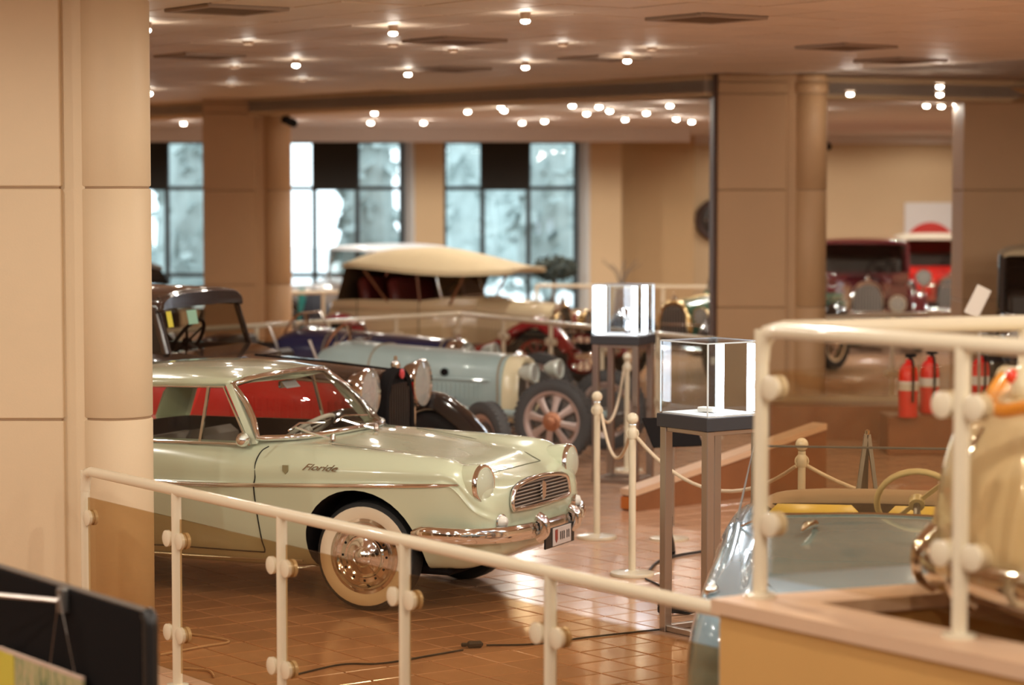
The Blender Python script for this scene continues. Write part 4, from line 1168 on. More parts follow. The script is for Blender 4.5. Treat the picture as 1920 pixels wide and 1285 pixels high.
# ------------------------------------------------------------------ small pale blue convertible behind the ramp wall
def small_convertible():
    f = Vector((-.15, -.99, 0)).normalized()
    # origin: ground under the nose
    t = thing('convertible', 'small pale blue convertible with yellow seats behind the ochre ramp wall', 'car', (1.30, 8.66, 0), math.atan2(f.y, f.x))
    def S(x, zb, wb, zc, wc, zf, wf, wi, zi, z0):
        return x, [(0, zb), (wb * .7, zb), (wb, zb + .03), (wc, (zb + zc) / 2), (wc + .01, zc), (wf, zf), (wf - .13, zf + .015), (wi, zi), (wi * .5, z0 - (z0 - zi) * .3), (0, z0)]
    st = [S(.02, .34, .40, .50, .52, .62, .48, .28, .66, .68), S(-.04, .28, .48, .52, .62, .70, .57, .36, .73, .75), S(-.18, .24, .55, .54, .67, .76, .62, .42, .79, .815), S(-.5, .2, .58, .56, .69, .79, .63, .44, .835, .855), S(-1.0, .18, .60, .58, .70, .82, .62, .46, .87, .885), S(-1.6, .18, .60, .60, .70, .84, .62, .48, .905, .925),
          S(-1.9, .18, .60, .60, .70, .84, .63, .5, .90, .90), S(-2.6, .2, .58, .58, .69, .82, .6, .45, .84, .85), S(-3.0, .28, .5, .54, .6, .7, .5, .36, .72, .73), S(-3.12, .36, .4, .5, .48, .58, .42, .28, .6, .61)]
    body = body_loft(st, 4, 5).build('body', SKYB, None, 40)
    cs = []
    for x in (-.52, -2.45):
        for s in (-1, 1): cs.append(MB().lathe([(.31, 0), (.31, .4)], (x, s * .46, .29), (0, s, 0), 36).build('cutter', MATTB, None))
    cs.append(MB().prism([(-1.70, -.52, .35), (-1.70, .52, .35), (-2.5, .5, .35), (-2.5, -.5, .35)], (0, 0, .9)).build('cutter', LEATHER, None))
    bm = bmesh.new(); bm.from_mesh(body.data); bvh = BVHTree.FromBMesh(bm)
    def top(x, y, off=0.0):
        h = bvh.ray_cast(Vector((x, y, 2)), Vector((0, 0, -1)))
        return Vector((x, y, h[0].z + off)) if h[0] else Vector((x, y, .85))
    cut(body, cs); smooth_mesh(body.data, 40); body.parent = t
    for x in (-.52, -2.45):
        for s in (-1, 1): wheel(t, (x, s * .56, .27), .27, .13, s > 0, 'whitewall')
    # lid seam
    MB().tube([top(-1.52, -.45, .001), top(-1.0, -.44, .001), top(-.4, -.41, .001), top(-.16, -.32, .001), top(-.12, 0, .001), top(-.16, .32, .001), top(-.4, .41, .001), top(-1.0, .44, .001), top(-1.52, .45, .001)], .004, 5).build('lid_seam', MATTB, t)
    MB().tube([top(-1.60, -.56 + .112 * k, .006) for k in range(11)], .008, 6).build('cowl_trim', CHROME, t, 60)
    # chrome ornament on the lid
    p = top(-1.32, -.24, .0)
    o = MB(); o.ball(p + Vector((0, 0, .018)), .022, 12, 8, (1, .8, .8)); o.tube([p + Vector((.02, .0, .02)), p + Vector((.14, -.03, .03)), p + Vector((.20, -.05, .012))], [.012, .018, .004], 8)
    o.build('lid_ornament', CHROME, t, 60)
    for s in (-1, 1):
        c = Vector((-.06, s * .50, .60))
        MB().lathe([(.05, -.22), (.085, -.1), (.095, .0), (.09, .012)], c, (1, s * .1, .12), 28).build('headlight_nacelle', SKYB, t, 50)
        h = MB().lathe([(.094, -.01), (.095, .012), (.086, .02), (.082, .008)], c, (1, s * .1, .12), 28).build('headlight', CHROME, t, 50)
        MB().lathe([(.085, .012), (.06, .035), (0, .05)], c, (1, s * .1, .12), 24).build('lens', mat('cream_lens', (.70, .62, .45), .2), h, 60)
        q = top(-.30, s * .60, .0)
        i_ = MB().ball(q + Vector((0, 0, .01)), .032, 14, 8, (1.6, .9, .8)).build('wing_lamp', CHROME, t, 60)
        MB().ball((.0, s * .46, .44), .03, 12, 8).build('turn_lamp', DRED, t, 60)
    MB().tube(catmull([Vector(q) for q in ((-.12, -.68, .40), (.02, -.55, .40), (.09, 0, .40), (.02, .55, .40), (-.12, .68, .40))], 5), .035, 10, sy=.6).build('bumper', CHROME, t, 60)
    # windscreen of clear glass in a slim frame
    ws = MB().add([(-1.66, -.58, .89), (-1.66, .58, .89), (-1.84, .52, 1.19), (-1.84, -.52, 1.19)], [(0, 1, 2, 3)]).build('windscreen', glass('clear_screen', (.95, .95, .93), .8), t)
    MB().tube([(-1.66, -.58, .89), (-1.84, -.52, 1.19), (-1.84, .52, 1.19), (-1.66, .58, .89)], .006, 6).build('windscreen_frame', DSTEEL, ws)
    steering_wheel(t, (-2.02, .19, .93), .175, .55, 2, mat('cream_rim', (.70, .60, .34), .35))
    MB().box((-1.80, 0, .84), (.14, 1.0, .10), .04).build('dashboard', TAUPE, t, 40)
    for y in (-.27, .27):
        s = MB(); s.box((-2.15, y, .48), (.45, .44, .14), .04); s.box((-2.42, y, .66), (.14, .44, .40), .05, Mx=Matrix.Rotation(-.2, 4, 'Y'))
        s.build('seat', YELLOW, t, 40)
    MB().tube(catmull([Vector(q) for q in ((-2.50, -.50, .80), (-2.62, -.40, .845), (-2.66, 0, .855), (-2.62, .40, .845), (-2.50, .50, .80))], 5), .055, 10).build('folded_hood', mat('tan_hood', (.36, .25, .16), .8), t, 60)
    return t
small_convertible()

# ------------------------------------------------------------------ rounded cream car on the upper floor at the right edge
def bubble_car():
    t = thing('rounded_car', 'rounded cream car with chrome bumper cut by the right edge', 'car', (1.35, 7.32, .69), PI + .10)
    # local x points out of the rounded end towards the left of the picture
    def S(x, zb, wb, zc, wc, zt_, wt): return x, [(0, zb), (wb * .7, zb), (wb, zb + .03), (wc, (zb + zc) / 2), (wc, zc), (wt, zt_ - .06), (wt * .5, zt_ - .015), (0, zt_)]
    st = [S(.0, .44, .14, .52, .20, .62, .13), S(-.025, .40, .28, .54, .34, .75, .24), S(-.06, .38, .38, .56, .45, .84, .32), S(-.11, .36, .45, .57, .53, .92, .38), S(-.20, .33, .51, .58, .61, 1.00, .44), S(-.42, .28, .56, .60, .68, 1.08, .50), S(-.9, .22, .60, .60, .73, 1.12, .52), S(-1.6, .2, .60, .62, .74, 1.12, .54), S(-2.6, .22, .6, .6, .72, 1.02, .5), S(-3.1, .3, .5, .56, .6, .8, .4), S(-3.25, .4, .3, .5, .4, .6, .25)]
    body = body_loft(st, 4, 6).build('body', CREAMP, None, 50)
    cs = []
    for x in (-.72, -2.6):
        for s in (-1, 1): cs.append(MB().lathe([(.33, 0), (.33, .4)], (x, s * .48, .30), (0, s, 0), 32).build('cutter', MATTB, None))
    bm = bmesh.new(); bm.from_mesh(body.data); bvh = BVHTree.FromBMesh(bm)
    def hit(o, d):
        h = bvh.ray_cast(Vector(o), Vector(d)); return h[0]
    cut(body, cs); smooth_mesh(body.data, 50); body.parent = t
    for x in (-.72, -2.6):
        for s in (-1, 1): wheel(t, (x, s * .60, .29), .29, .14, s > 0, 'whitewall')
    # cabin
    def rf(x, w_, z0, z1): return x, [(0, z0), (w_ * .9, z0), (w_, z0 + .02), (w_ * .95, z0 + (z1 - z0) * .6), (w_ * .6, z1 - .03), (0, z1)]
    body_loft([rf(-.95, .50, 1.0, 1.08), rf(-1.2, .56, 1.0, 1.34), rf(-1.7, .58, 1.0, 1.45), rf(-2.2, .56, 1.0, 1.36), rf(-2.6, .48, .96, 1.05)], 3, 4).build('cabin', CREAMP, t, 50)
    MB().loft([[Vector((-.98, -.46 + .092 * k, 1.10)) for k in range(11)], [Vector((-1.20, -.42 + .084 * k, 1.36)) for k in range(11)]], False).build('windscreen', CARGLASS, t, 50)
    # chrome bumper wrapping the rounded end
    bp = catmull([Vector(q) for q in ((-.42, -.74, .48), (-.14, -.60, .47), (.0, -.32, .465), (.05, 0, .46), (.0, .32, .465), (-.14, .60, .47), (-.42, .74, .48))], 5)
    b = MB().tube(bp, .06, 12, sy=.55).build('bumper', CHROME, t, 60)
    for s in (-1, 1): MB().tube(catmull([Vector(q) for q in ((.0, s * .20, .38), (.05, s * .20, .42), (.05, s * .20, .50), (.0, s * .20, .56))], 4), .028, 10).build('overrider', CHROME, b, 60)
    # bright vertical strip and amber band over the rounded end
    st_ = []
    for k in range(16):
        z = .46 + k * .029
        h = hit((2, .0, z), (-1, 0, 0))
        if h: st_.append(h + Vector((.004, 0, 0)))
    MB().tube(st_, .008, 6).build('nose_moulding', CHROME, t, 60)
    band = []
    for k in range(17):
        y = -.34 + .68 * k / 16
        h = hit((-.13 - .12 * (y / .34) ** 2, y, 2), (0, 0, -1))
        if h: band.append(h + Vector((0, 0, .006)))
    MB().tube(band, .024, 8).build('amber_band', mat('amber', (.80, .30, .02), .25, coat=.5), t, 60)
    h = hit((-.22, .0, 2), (0, 0, -1))
    l = MB().lathe([(.05, -.02), (.05, .03), (.04, .06), (.02, .085), (0, .09)], h, (0, 0, 1), 20).build('top_lamp', IVORY, t, 50)
    MB().ball(h + Vector((.045, .0, .04)), .024, 12, 8).build('red_lens', mat('red_lens', (.75, .05, .02), .15, coat=1), l, 60)
    return t
bubble_car()

# ------------------------------------------------------------------ lit display cases
def case(label, loc, rz, L, zs, zt_, item, leds):
    t = thing('display_case', label, 'display case', (loc[0], loc[1], 0), rz, 'lit glass display cases')
    h = L / 2
    for sx in (-1, 1):
        for sy in (-1, 1): MB().box((sx * h, sy * h, zs / 2), (.048, .048, zs), .003).build('leg', STEEL, t)
    for s in (-1, 1):
        MB().box((s * h, 0, .02), (.035, L - .05, .03), .003).build('foot_bar', STEEL, t)
        MB().box((s * h, 0, zs - .012), (.035, L - .05, .024), .003).build('top_rail', STEEL, t)
        MB().box((0, s * h, .02), (L - .05, .035, .03), .003).build('foot_bar', STEEL, t)
        MB().box((0, s * h, zs - .012), (L - .05, .035, .024), .003).build('top_rail', STEEL, t)
    MB().box((0, 0, zs + .035), (L + .075, L + .075, .07), .004).build('plinth', mat('charcoal_laminate', (.035, .035, .042), .5), t)
    MB().box((0, 0, zs + .074), (L + .03, L + .03, .008)).build('white_tray', mat('white_tray', (.85, .85, .85), .5), t)
    z0, z1 = zs + .078, zt_
    g = h + .022
    for s in (-1, 1):
        MB().box((s * g, 0, (z0 + z1) / 2), (.005, 2 * g, z1 - z0)).build('glass_pane', CASEGLASS, t)
        MB().box((0, s * g, (z0 + z1) / 2), (2 * g - .01, .005, z1 - z0)).build('glass_pane', CASEGLASS, t)
    MB().box((0, 0, z1 + .002), (2 * g, 2 * g, .005)).build('glass_top', CASEGLASS, t)
    em = mat('polished_glass_edge', (.75, .85, .92), .2, emit=None)
    for sx in (-1, 1):
        for sy in (-1, 1): MB().box((sx * g, sy * g, (z0 + z1) / 2), (.007, .007, z1 - z0)).build('glass_edge', em, t)
        MB().box((sx * g, 0, z1), (.007, 2 * g, .007)).build('glass_edge', em, t)
        MB().box((0, sx * g, z1), (2 * g, .007, .007)).build('glass_edge', em, t)
    for (x, y, w_) in leds:
        MB().box((x * h, y * h, (z0 + z1) / 2), (w_, w_, z1 - z0 - .02), .003).build('led_strip', LED, t)
    return t
UA = UANG
case('tall lit glass display case nearest, its legs beside the rope stanchions', (1.04, 12.54), UA, .335, 1.08, 1.53, None, [(.55, -.15, .034), (.92, .80, .034)])
case('tall lit glass display case farther back, beside the rear railing', (.885, 19.2), R(-23), .335, 1.10, 1.57, None, [(-.85, -.85, .07), (.9, -.9, .035), (.9, .5, .035)])
tag(MB(Matrix.Translation((1.02, 12.52, 1.163)) @ Matrix.Rotation(UA + .3, 4, 'Z')).box((0, 0, .012), (.10, .06, .024), .004).build('white_booklet', WHITE), 'small white booklet inside the nearest lit case', 'booklet')
m = MB(Matrix.Translation((.92, 19.18, 1.18)))
m.lathe([(.05, 0), (.05, .015), (.02, .03), (.015, .10), (.05, .14), (.06, .20), (.055, .20), (.04, .15), (0, .12)], seg=20)
tag(m.build('silver_cup', CHROME, None, 40), 'small silver cup inside the rear lit case', 'cup')

# ------------------------------------------------------------------ rope stanchions
def stanchion(loc, label, hgt=.98):
    t = thing('stanchion', label, 'stanchion', (loc[0], loc[1], 0), 0, 'cream rope stanchions')
    MB().lathe([(.132, 0), (.134, .008), (.130, .018), (.06, .026), (.03, .032)], seg=36).build('base', RAILW, t, 40)
    MB().cyl((0, 0, .02), (0, 0, hgt - .07), .0215, 16).build('post', RAILW, t, 40)
    MB().lathe([(.020, hgt - .16), (.028, hgt - .15), (.028, hgt - .10), (.020, hgt - .085)], seg=16).build('collar', RAILW, t, 40)
    MB().ball((0, 0, hgt - .034), .036, 18, 12).build('ball_finial', RAILW, t, 60)
    MB().tube([(.035 * math.cos(2 * PI * k / 14), 0, hgt - .125 + .035 * math.sin(2 * PI * k / 14)) for k in range(14)], .006, 6, closed=True).build('hook_ring', RAILW, t, 60)
    return Vector((loc[0], loc[1], hgt - .15))
s1 = stanchion((.565, 16.0), 'cream ball-topped rope stanchion farther from the camera, beside the spoked wheel')
s2 = stanchion((.723, 14.44), 'cream ball-topped rope stanchion just left of the nearest display case')
s3 = stanchion((1.56, 12.95), 'cream ball-topped rope stanchion behind the ramp railing glass')
s4 = stanchion((2.75, 12.3), 'cream rope stanchion hidden behind the cream rounded car')
s0 = stanchion((.95, 19.9), 'cream rope stanchion behind the rear display case')
def rope(a, b, sag, label):
    pts = [a.lerp(b, k / 16) + Vector((0, 0, -sag * 4 * (k / 16) * (1 - k / 16))) for k in range(17)]
    tag(MB().tube(pts, .011, 8).build('rope', ROPE, None, 60), label, 'rope', 'barrier ropes')
rope(s1 + Vector((.03, -.02, 0)), s2 + Vector((-.02, .02, 0)), .20, 'slack cream rope between the two stanchions left of the nearest case')
rope(s2 + Vector((.03, -.02, 0)), s3 + Vector((-.03, .0, 0)), .22, 'cream rope passing behind the nearest display case legs')
rope(s3 + Vector((.03, 0, 0)), s4 + Vector((-.03, 0, 0)), .16, 'cream rope seen through the ramp railing glass')
rope(s1 + Vector((.02, .03, 0)), s0 + Vector((-.03, -.03, 0)), .20, 'cream rope running back from the farther stanchion')

# ------------------------------------------------------------------ wooden plinth ramp, lectern, small red sign
t = thing('plinth_ramp', 'wooden sloped plinth behind the nearest display case', 'ramp', (0, 0, 0))
a, b = Vector((.90, 17.35, 0)), Vector((2.45, 18.75, 0))
d = (b - a).normalized(); n = Vector((-d.y, d.x, 0))
e1, e2 = .11, .46
MB().add([a, b, b + n * .14, a + n * .14, a + V(0, 0, e1), b + V(0, 0, e2), b + n * .14 + V(0, 0, e2), a + n * .14 + V(0, 0, e1)], [(0, 1, 2, 3), (4, 5, 6, 7), (0, 1, 5, 4), (1, 2, 6, 5), (2, 3, 7, 6), (3, 0, 4, 7)]).build('side', DARKWOOD, t)
MB().add([a + V(-.02, -.03, e1), b + V(0, -.03, e2), b + n * .14 + V(0, 0, e2), a + n * .14 + V(-.02, 0, e1), a + V(-.02, -.03, e1 + .045), b + V(0, -.03, e2 + .045), b + n * .14 + V(0, 0, e2 + .045), a + n * .14 + V(-.02, 0, e1 + .045)], [(0, 1, 2, 3), (4, 5, 6, 7), (0, 1, 5, 4), (1, 2, 6, 5), (2, 3, 7, 6), (3, 0, 4, 7)]).build('top_board', COPING, t)
MB().box((a + n * .07 - d * .012 + V(0, 0, .055)), (.02, .14, .09), rz=math.atan2(d.y, d.x)).build('end_board', mat('orange_wood', (.52, .15, .03), .4), t)
struct(MB().box((3.5, 22.6, .16), (2.2, .5, .32)).build('floor_step', DARKWOOD))
struct(MB().box((3.5, 23.3, .15), (2.2, .9, .30)).build('floor_podium', mat('podium_top', (.50, .34, .18), .5)))
t = thing('information_lectern', 'black tilted information panel left of the nearest display case', 'lectern', (1.06, 15.9, 0), R(20))
MB().box((0, 0, .72), (.36, .26, .012), .003, Mx=Matrix.Rotation(.75, 4, 'X')).build('panel', MATTB, t)
MB().cyl((0, .05, .02), (0, .05, .72), .018, 10).build('post', RAILW, t)
MB().lathe([(.13, 0), (.13, .012), (.03, .02)], (0, .05, 0), seg=24).build('base', RAILW, t, 40)
t = thing('small_red_sign', 'small red sign between the nearest display case legs', 'sign', (1.115, 16.6, 0), R(10))
MB().box((0, 0, .62), (.085, .01, .15), .002).build('plate', mat('sign_red', (.75, .03, .02), .5), t)
MB().cyl((0, .01, 0), (0, .01, .56), .010, 8).build('stem', STEEL, t)

# ------------------------------------------------------------------ fire extinguishers on the podium
def extinguisher(p, label):
    t = thing('fire_extinguisher', label, 'extinguisher', p, .2, 'red extinguishers')
    MB().lathe([(.07, 0), (.085, .01), (.085, .38), (.075, .43), (.04, .47), (.025, .48), (.025, .51)], seg=24).build('cylinder', RED, t, 40)
    MB().lathe([(.0865, .24), (.0865, .32)], seg=24).build('label_band', mat('label_grey', (.66, .64, .60), .5), t, 40)
    MB().box((.02, 0, .54), (.10, .03, .03), .006).build('valve', MATTB, t)
    MB().tube(catmull([Vector(q) for q in ((.0, -.03, .52), (.0, -.10, .50), (.0, -.125, .36), (.0, -.115, .14))], 4), .012, 6).build('hose', MATTB, t, 40)
for px, yy, lb in ((1702, 21.0, 'red fire extinguisher with white band, leftmost of the three'), (1742, 21.4, 'red fire extinguisher with white band, close beside the ramp railing post'), (1836, 21.6, 'red fire extinguisher with white band, nearest the cream rounded car')):
    q = at(px, 800, yy)
    tt = extinguisher((q.x, yy, 0), lb)
# stands lift them: a low cream counter
q = at(1760, 800, 21.3)
for o in [o for o in bpy.data.objects if o.name.startswith('fire_extinguisher') and o.parent is None]:
    o.location.z = .34
t = tag(MB().box((q.x + .02, 21.35, .17), (1.0, .5, .34), .01).build('low_shelf', DARKWOOD), 'low dark wooden shelf carrying the red extinguishers', 'shelf')
# chrome A-frame easel behind the convertible
q = at(1625, 960, 12.6)
t = thing('a_frame_stand', 'grey steel A-frame stand behind the pale blue convertible', 'stand', (q.x, 12.6, 0))
zt_ = at(1632, 815, 12.6).z
for s in (-1, 1):
    MB().bar((s * .15, 0, 0), (s * .006, 0, zt_), .032, .02).build('leg', STEEL, t)
    MB().bar((s * .03, .30, 0), (0, .01, zt_ - .02), .02, .02).build('rear_leg', DSTEEL, t)
MB().lathe([(.014, -.015), (.014, .02), (0, .03)], (0, 0, zt_), (0, 0, 1), 12).build('hinge', CHROME, t, 40)

# ------------------------------------------------------------------ black display board with hanging print, bottom left
t = thing('display_board', 'black free-standing display board at the bottom left corner', 'board', (-1.12, 7.42, 0), UANG)
MB().box((-.58, 0, .50), (1.12, .035, 1.0), .006).build('panel', MATTB, t)
MB().tube([(0, 0, 0), (0, 0, .96), (-.004, 0, .985), (-.02, 0, .996)], .024, 10).build('end_post', BLACK, t, 60)
MB().box((-.60, 0, 1.004), (1.16, .030, .010), .003).build('top_strip', DSTEEL, t)
MB().box((-.60, 0, .015), (1.2, .3, .03), .006).build('foot', BLACK, t)
t = thing('hanging_rail', 'grey hanging rod and clamp on the black display board', 'rod', (-1.12, 7.42, 0), UANG)
cl = Vector((-.56, -.032, .965))
MB().box(cl, (.05, .028, .085), .006).build('clamp', DSTEEL, t)
MB().cyl(cl + V(.0, -.01, -.0), cl + V(-.44, -.30, .01), .008, 8).build('rod', STEEL, t, 40)
for dx in (-.075, .115):
    MB().cyl(cl + V(.012, -.018, .02), (cl.x + dx, -.045, .738), .0016, 6).build('cord', STEEL, t)
t = thing('hanging_print', 'colourful print hanging on cords from the black display board', 'print', (-1.12, 7.42, 0), UANG)
pm = bpy.data.materials.new('print_colours'); pm.use_nodes = True
nt = pm.node_tree; N = nt.nodes; Lk = nt.links
tc = N.new('ShaderNodeTexCoord'); mp = N.new('ShaderNodeMapping'); mp.inputs['Scale'].default_value = (60, 1, 7)
no = N.new('ShaderNodeTexNoise'); no.inputs['Scale'].default_value = 1.0; no.inputs['Detail'].default_value = 3
cr = N.new('ShaderNodeValToRGB')
el = cr.color_ramp.elements
el[0].position = .32; el[0].color = (.05, .12, .10, 1)
el[1].position = .70; el[1].color = (.62, .22, .14, 1)
for p_, c_ in ((.42, (.20, .26, .10, 1)), (.5, (.55, .46, .25, 1)), (.58, (.32, .36, .18, 1)), (.64, (.60, .45, .28, 1))):
    e_ = el.new(p_); e_.color = c_
Lk.new(tc.outputs['Object'], mp.inputs[0]); Lk.new(mp.outputs[0], no.inputs['Vector']); Lk.new(no.outputs['Fac'], cr.inputs[0]); Lk.new(cr.outputs[0], N['Principled BSDF'].inputs['Base Color'])
MB().box((-.71, -.047, .43), (.66, .012, .60)).build('print_sheet', pm, t)
MB().box((-.71, -.047, .736), (.66, .013, .012)).build('pale_border', mat('border_pink', (.62, .46, .36), .6), t)
MB().box((-.97, -.0545, .43), (.14, .003, .60)).build('yellow_panel', mat('print_yellow', (.62, .52, .06), .6), t)

# ------------------------------------------------------------------ cables on the floor
CABLE = mat('black_cable', (.02, .017, .015), .5)
def cable(pts, r, label, m=None):
    p = [at(x, y, CAMZ * FPX / (y - 361)) for x, y in pts]
    p = catmull([Vector((q.x, q.y, r + .001)) for q in p], 6)
    return tag(MB().tube(p, r, 6).build('floor_cable', m or CABLE, None, 60), label, 'cable', 'cables on the floor')
cable([(560, 1274), (640, 1256), (700, 1255), (745, 1250), (800, 1240), (868, 1228)], .005, 'thin dark cable running left from the floor plug')
cable([(912, 1219), (1000, 1217), (1100, 1204), (1180, 1195), (1245, 1188)], .005, 'thin dark cable running right from the floor plug to the display case')
q = at(890, 1222, CAMZ * FPX / (1222 - 361))
o = MB(Matrix.Translation((q.x, q.y, .018)) @ Matrix.Rotation(.25, 4, 'Z')); o.box((0, 0, 0), (.085, .04, .034), .012); o.box((-.055, 0, 0), (.03, .02, .02), .005)
tag(o.build('cable_plug', CABLE), 'black plug lying on the tiles between two cables', 'plug')
cable([(1215, 1080), (1235, 1060), (1270, 1049), (1320, 1040), (1405, 1024)], .009, 'dark cable curving behind the nearest display case legs')
cable([(1210, 1092), (1235, 1104), (1248, 1112)], .006, 'short dark cable end beside the stanchion base')
cable([(300, 1192), (370, 1200), (430, 1212), (380, 1222), (300, 1238)], .006, 'pale looped cable on the tiles at the lower left', mat('pale_cable', (.62, .45, .30), .6))
cable([(345, 1264), (390, 1268), (402, 1280)], .006, 'pale cable end beside the front railing post', _M['pale_cable'])
c = at(1270, 1160, CAMZ * FPX / (1160 - 361))
o = MB()
for k in range(7):
    o.tube([(c.x + .10 * math.cos(a_ / 14 * PI), c.y + .045 + (.035 + .004 * k) * math.sin(a_ / 14 * PI), .012 + k * .010 + .004 * math.sin(a_ + k)) for a_ in range(28)], .007, 6, closed=True)
tag(o.build('cable_coil', CABLE, None, 60), 'black cable coil under the nearest display case', 'cable coil')
o = MB(); o.lathe([(.004, 0), (.03, .0), (.035, .03), (.025, .10), (.012, .15), (.012, .26), (0, .27)], at(1257, 1045, CAMZ * FPX / (1045 - 361)), seg=12)
tag(o.build('black_bottle', GBLACK, None, 40), 'small black bottle-shaped object behind the case leg', 'bottle')
# spare tyre between the saloon and the blue racer
me, res = wheel_meshes('blade', .33, .12, _M['cast_alloy'], GREYTYRE)
q = at(912, 800, 18.9)
o = inst(me, 'spare_wheel', None, (q.x, 18.9, .33), (0, 0, R(-60)))
tag(o, 'treaded spare tyre behind the black fender', 'wheel')
for n_, qq in res[:2]: inst(qq, n_, o, (0, 0, 0))

# ------------------------------------------------------------------ things on and before the rear walls
X0, X1 = wx(1697, 43.6), wx(1800, 43.6)
t = thing('wall_poster', 'white wall poster with a large red half disc', 'poster', ((X0 + X1) / 2, 43.72, 1.05))
hp = wz(380, 43.6) - 1.05
MB().box((0, 0, hp / 2), (X1 - X0, .02, hp), .0).build('sheet', mat('poster_white', (.72, .68, .66), .6), t)
rad = .47
cz = wz(470, 43.6) - 1.05 + .04
MB().prism([(rad * math.cos(PI * k / 20) - .03, -.016, cz + rad * math.sin(PI * k / 20)) for k in range(21)], (0, .004, 0)).build('red_half_disc', mat('poster_red', (.62, .04, .03), .6), t)
t = thing('wall_ornament', 'dark round ornament mounted on the rear wall left of the broad pier', 'ornament', (wx(1345, 43.4), 43.68, wz(413, 43.4)))
MB().tube([(.33 * math.cos(2 * PI * k / 30), 0, .33 * math.sin(2 * PI * k / 30)) for k in range(30)], .06, 10, closed=True).build('rim', mat('dark_brown_gloss', (.05, .02, .012), .3), t, 60)
MB().lathe([(.28, .0), (.10, -.03), (.08, -.06), (0, -.06)], (0, 0, 0), (0, 1, 0), 24).build('disc', mat('disc_dark', (.03, .018, .012), .4), t, 40)
for k in range(6): MB().ball((.19 * math.cos(k * PI / 3), -.03, .19 * math.sin(k * PI / 3)), .028, 10, 6).build('stud', CHROME, t, 60)
# potted tree
tx_, ty_ = (1040 - 960) * 36 / FPX, 36.0
t = thing('potted_tree', 'small dark potted tree before the right-hand window', 'tree', (tx_, ty_, 0))
MB().lathe([(.13, 0), (.17, .22), (.18, .30), (.15, .30), (.15, .26), (0, .26)], seg=20).build('pot', mat('clay_pot', (.25, .15, .10), .7), t, 40)
MB().tube([(0, 0, .25), (.02, 0, .5), (-.02, .01, .75), (0, 0, 1.0)], [.035, .03, .03, .03], 8).build('trunk', BARK, t, 60)
m = MB()
for k in range(420):
    v_ = Vector((random.gauss(0, 1), random.gauss(0, 1), random.gauss(0, .7))).normalized() * random.uniform(.4, 1) ** .5
    c_ = Vector((v_.x * .34, v_.y * .34, 1.17 + v_.z * .20))
    d1 = Vector((random.uniform(-1, 1), random.uniform(-1, 1), random.uniform(-1, 1))).normalized() * .05
    d2 = d1.orthogonal().normalized() * .03
    m.add([c_ - d1, c_ + d2, c_ + d1, c_ - d2], [(0, 1, 2, 3)])
m.build('foliage', mat('dark_leaf', (.03, .04, .03), .7), t, recalc=False)
# dry branch ornament, navy form, white sign panel
t = thing('dry_branches', 'dry brown branches in a low vase by the brown recess', 'plant', (wx(1165, 38), 38, 0))
MB().lathe([(.10, 0), (.14, .3), (.08, .75), (.06, .85), (.05, .85), (0, .8)], seg=16).build('vase', mat('brown_vase', (.20, .11, .06), .4), t, 40)
for k in range(9):
    a_ = k * .7
    MB().tube([(0, 0, .8), (.1 * math.cos(a_), .06 * math.sin(a_), 1.05), (.32 * math.cos(a_), .2 * math.sin(a_), 1.18 + .04 * (k % 3))], [.010, .008, .004], 5).build('branch', BARK, t)
t = thing('navy_display_form', 'dark navy pointed form with a teal edge before the middle window', 'display form', (wx(590, 33), 33, 0))
m = MB().lathe([(.22, 0), (.22, .62), (.19, .75), (.12, .90), (.05, .98), (0, 1.0)], seg=24)
m.build('form', mat('navy_cloth', (.012, .018, .035), .6), t, 50)
MB().box((-.17, -.10, .50), (.10, .05, 1.0), .02).build('teal_edge', mat('teal_cloth', (.02, .24, .24), .6), t)
MB().ball((-.36, -.02, .80), .065, 14, 8).build('black_ball', GBLACK, t, 60)
MB().cyl((-.36, -.02, 0), (-.36, -.02, .76), .012, 6).build('ball_post', STEEL, t)
q = at(1833, 570, 20.4)
t = thing('white_sign_panel', 'white tilted sign panel on a post before the black saloon', 'sign', (q.x, 20.4, 0))
MB().box((0, 0, q.z + .02), (.13, .01, .26), .003, Mx=Matrix.Rotation(.45, 4, 'Y')).build('panel', WHITE, t)
MB().cyl((.02, .01, 0), (.02, .01, q.z), .014, 8).build('post', STEEL, t)
# black ceiling projectors
for (px, py, yy, lb) in ((543, 228, 30.4, 'black ceiling projector lamp beside the brown pier'), (1546, 272, 32.0, 'black ceiling projector lamp right of the broad pier')):
    q = at(px, py, yy)
    t = thing('projector', lb, 'lamp', q, .6, 'black projectors')
    MB().lathe([(.05, -.10), (.055, .08), (.045, .10)], (0, 0, 0), (1, .2, -.3), 16).build('housing', MATTB, t, 40)
    MB().cyl((-.02, 0, .04), (-.02, 0, (CEIL2 - q.z)), .012, 6).build('stem', MATTB, t)
    MB().lathe([(.035, .0), (.035, .02), (0, .02)], (-.02, 0, CEIL2 - q.z - .02), seg=12).build('mount', MATTB, t)

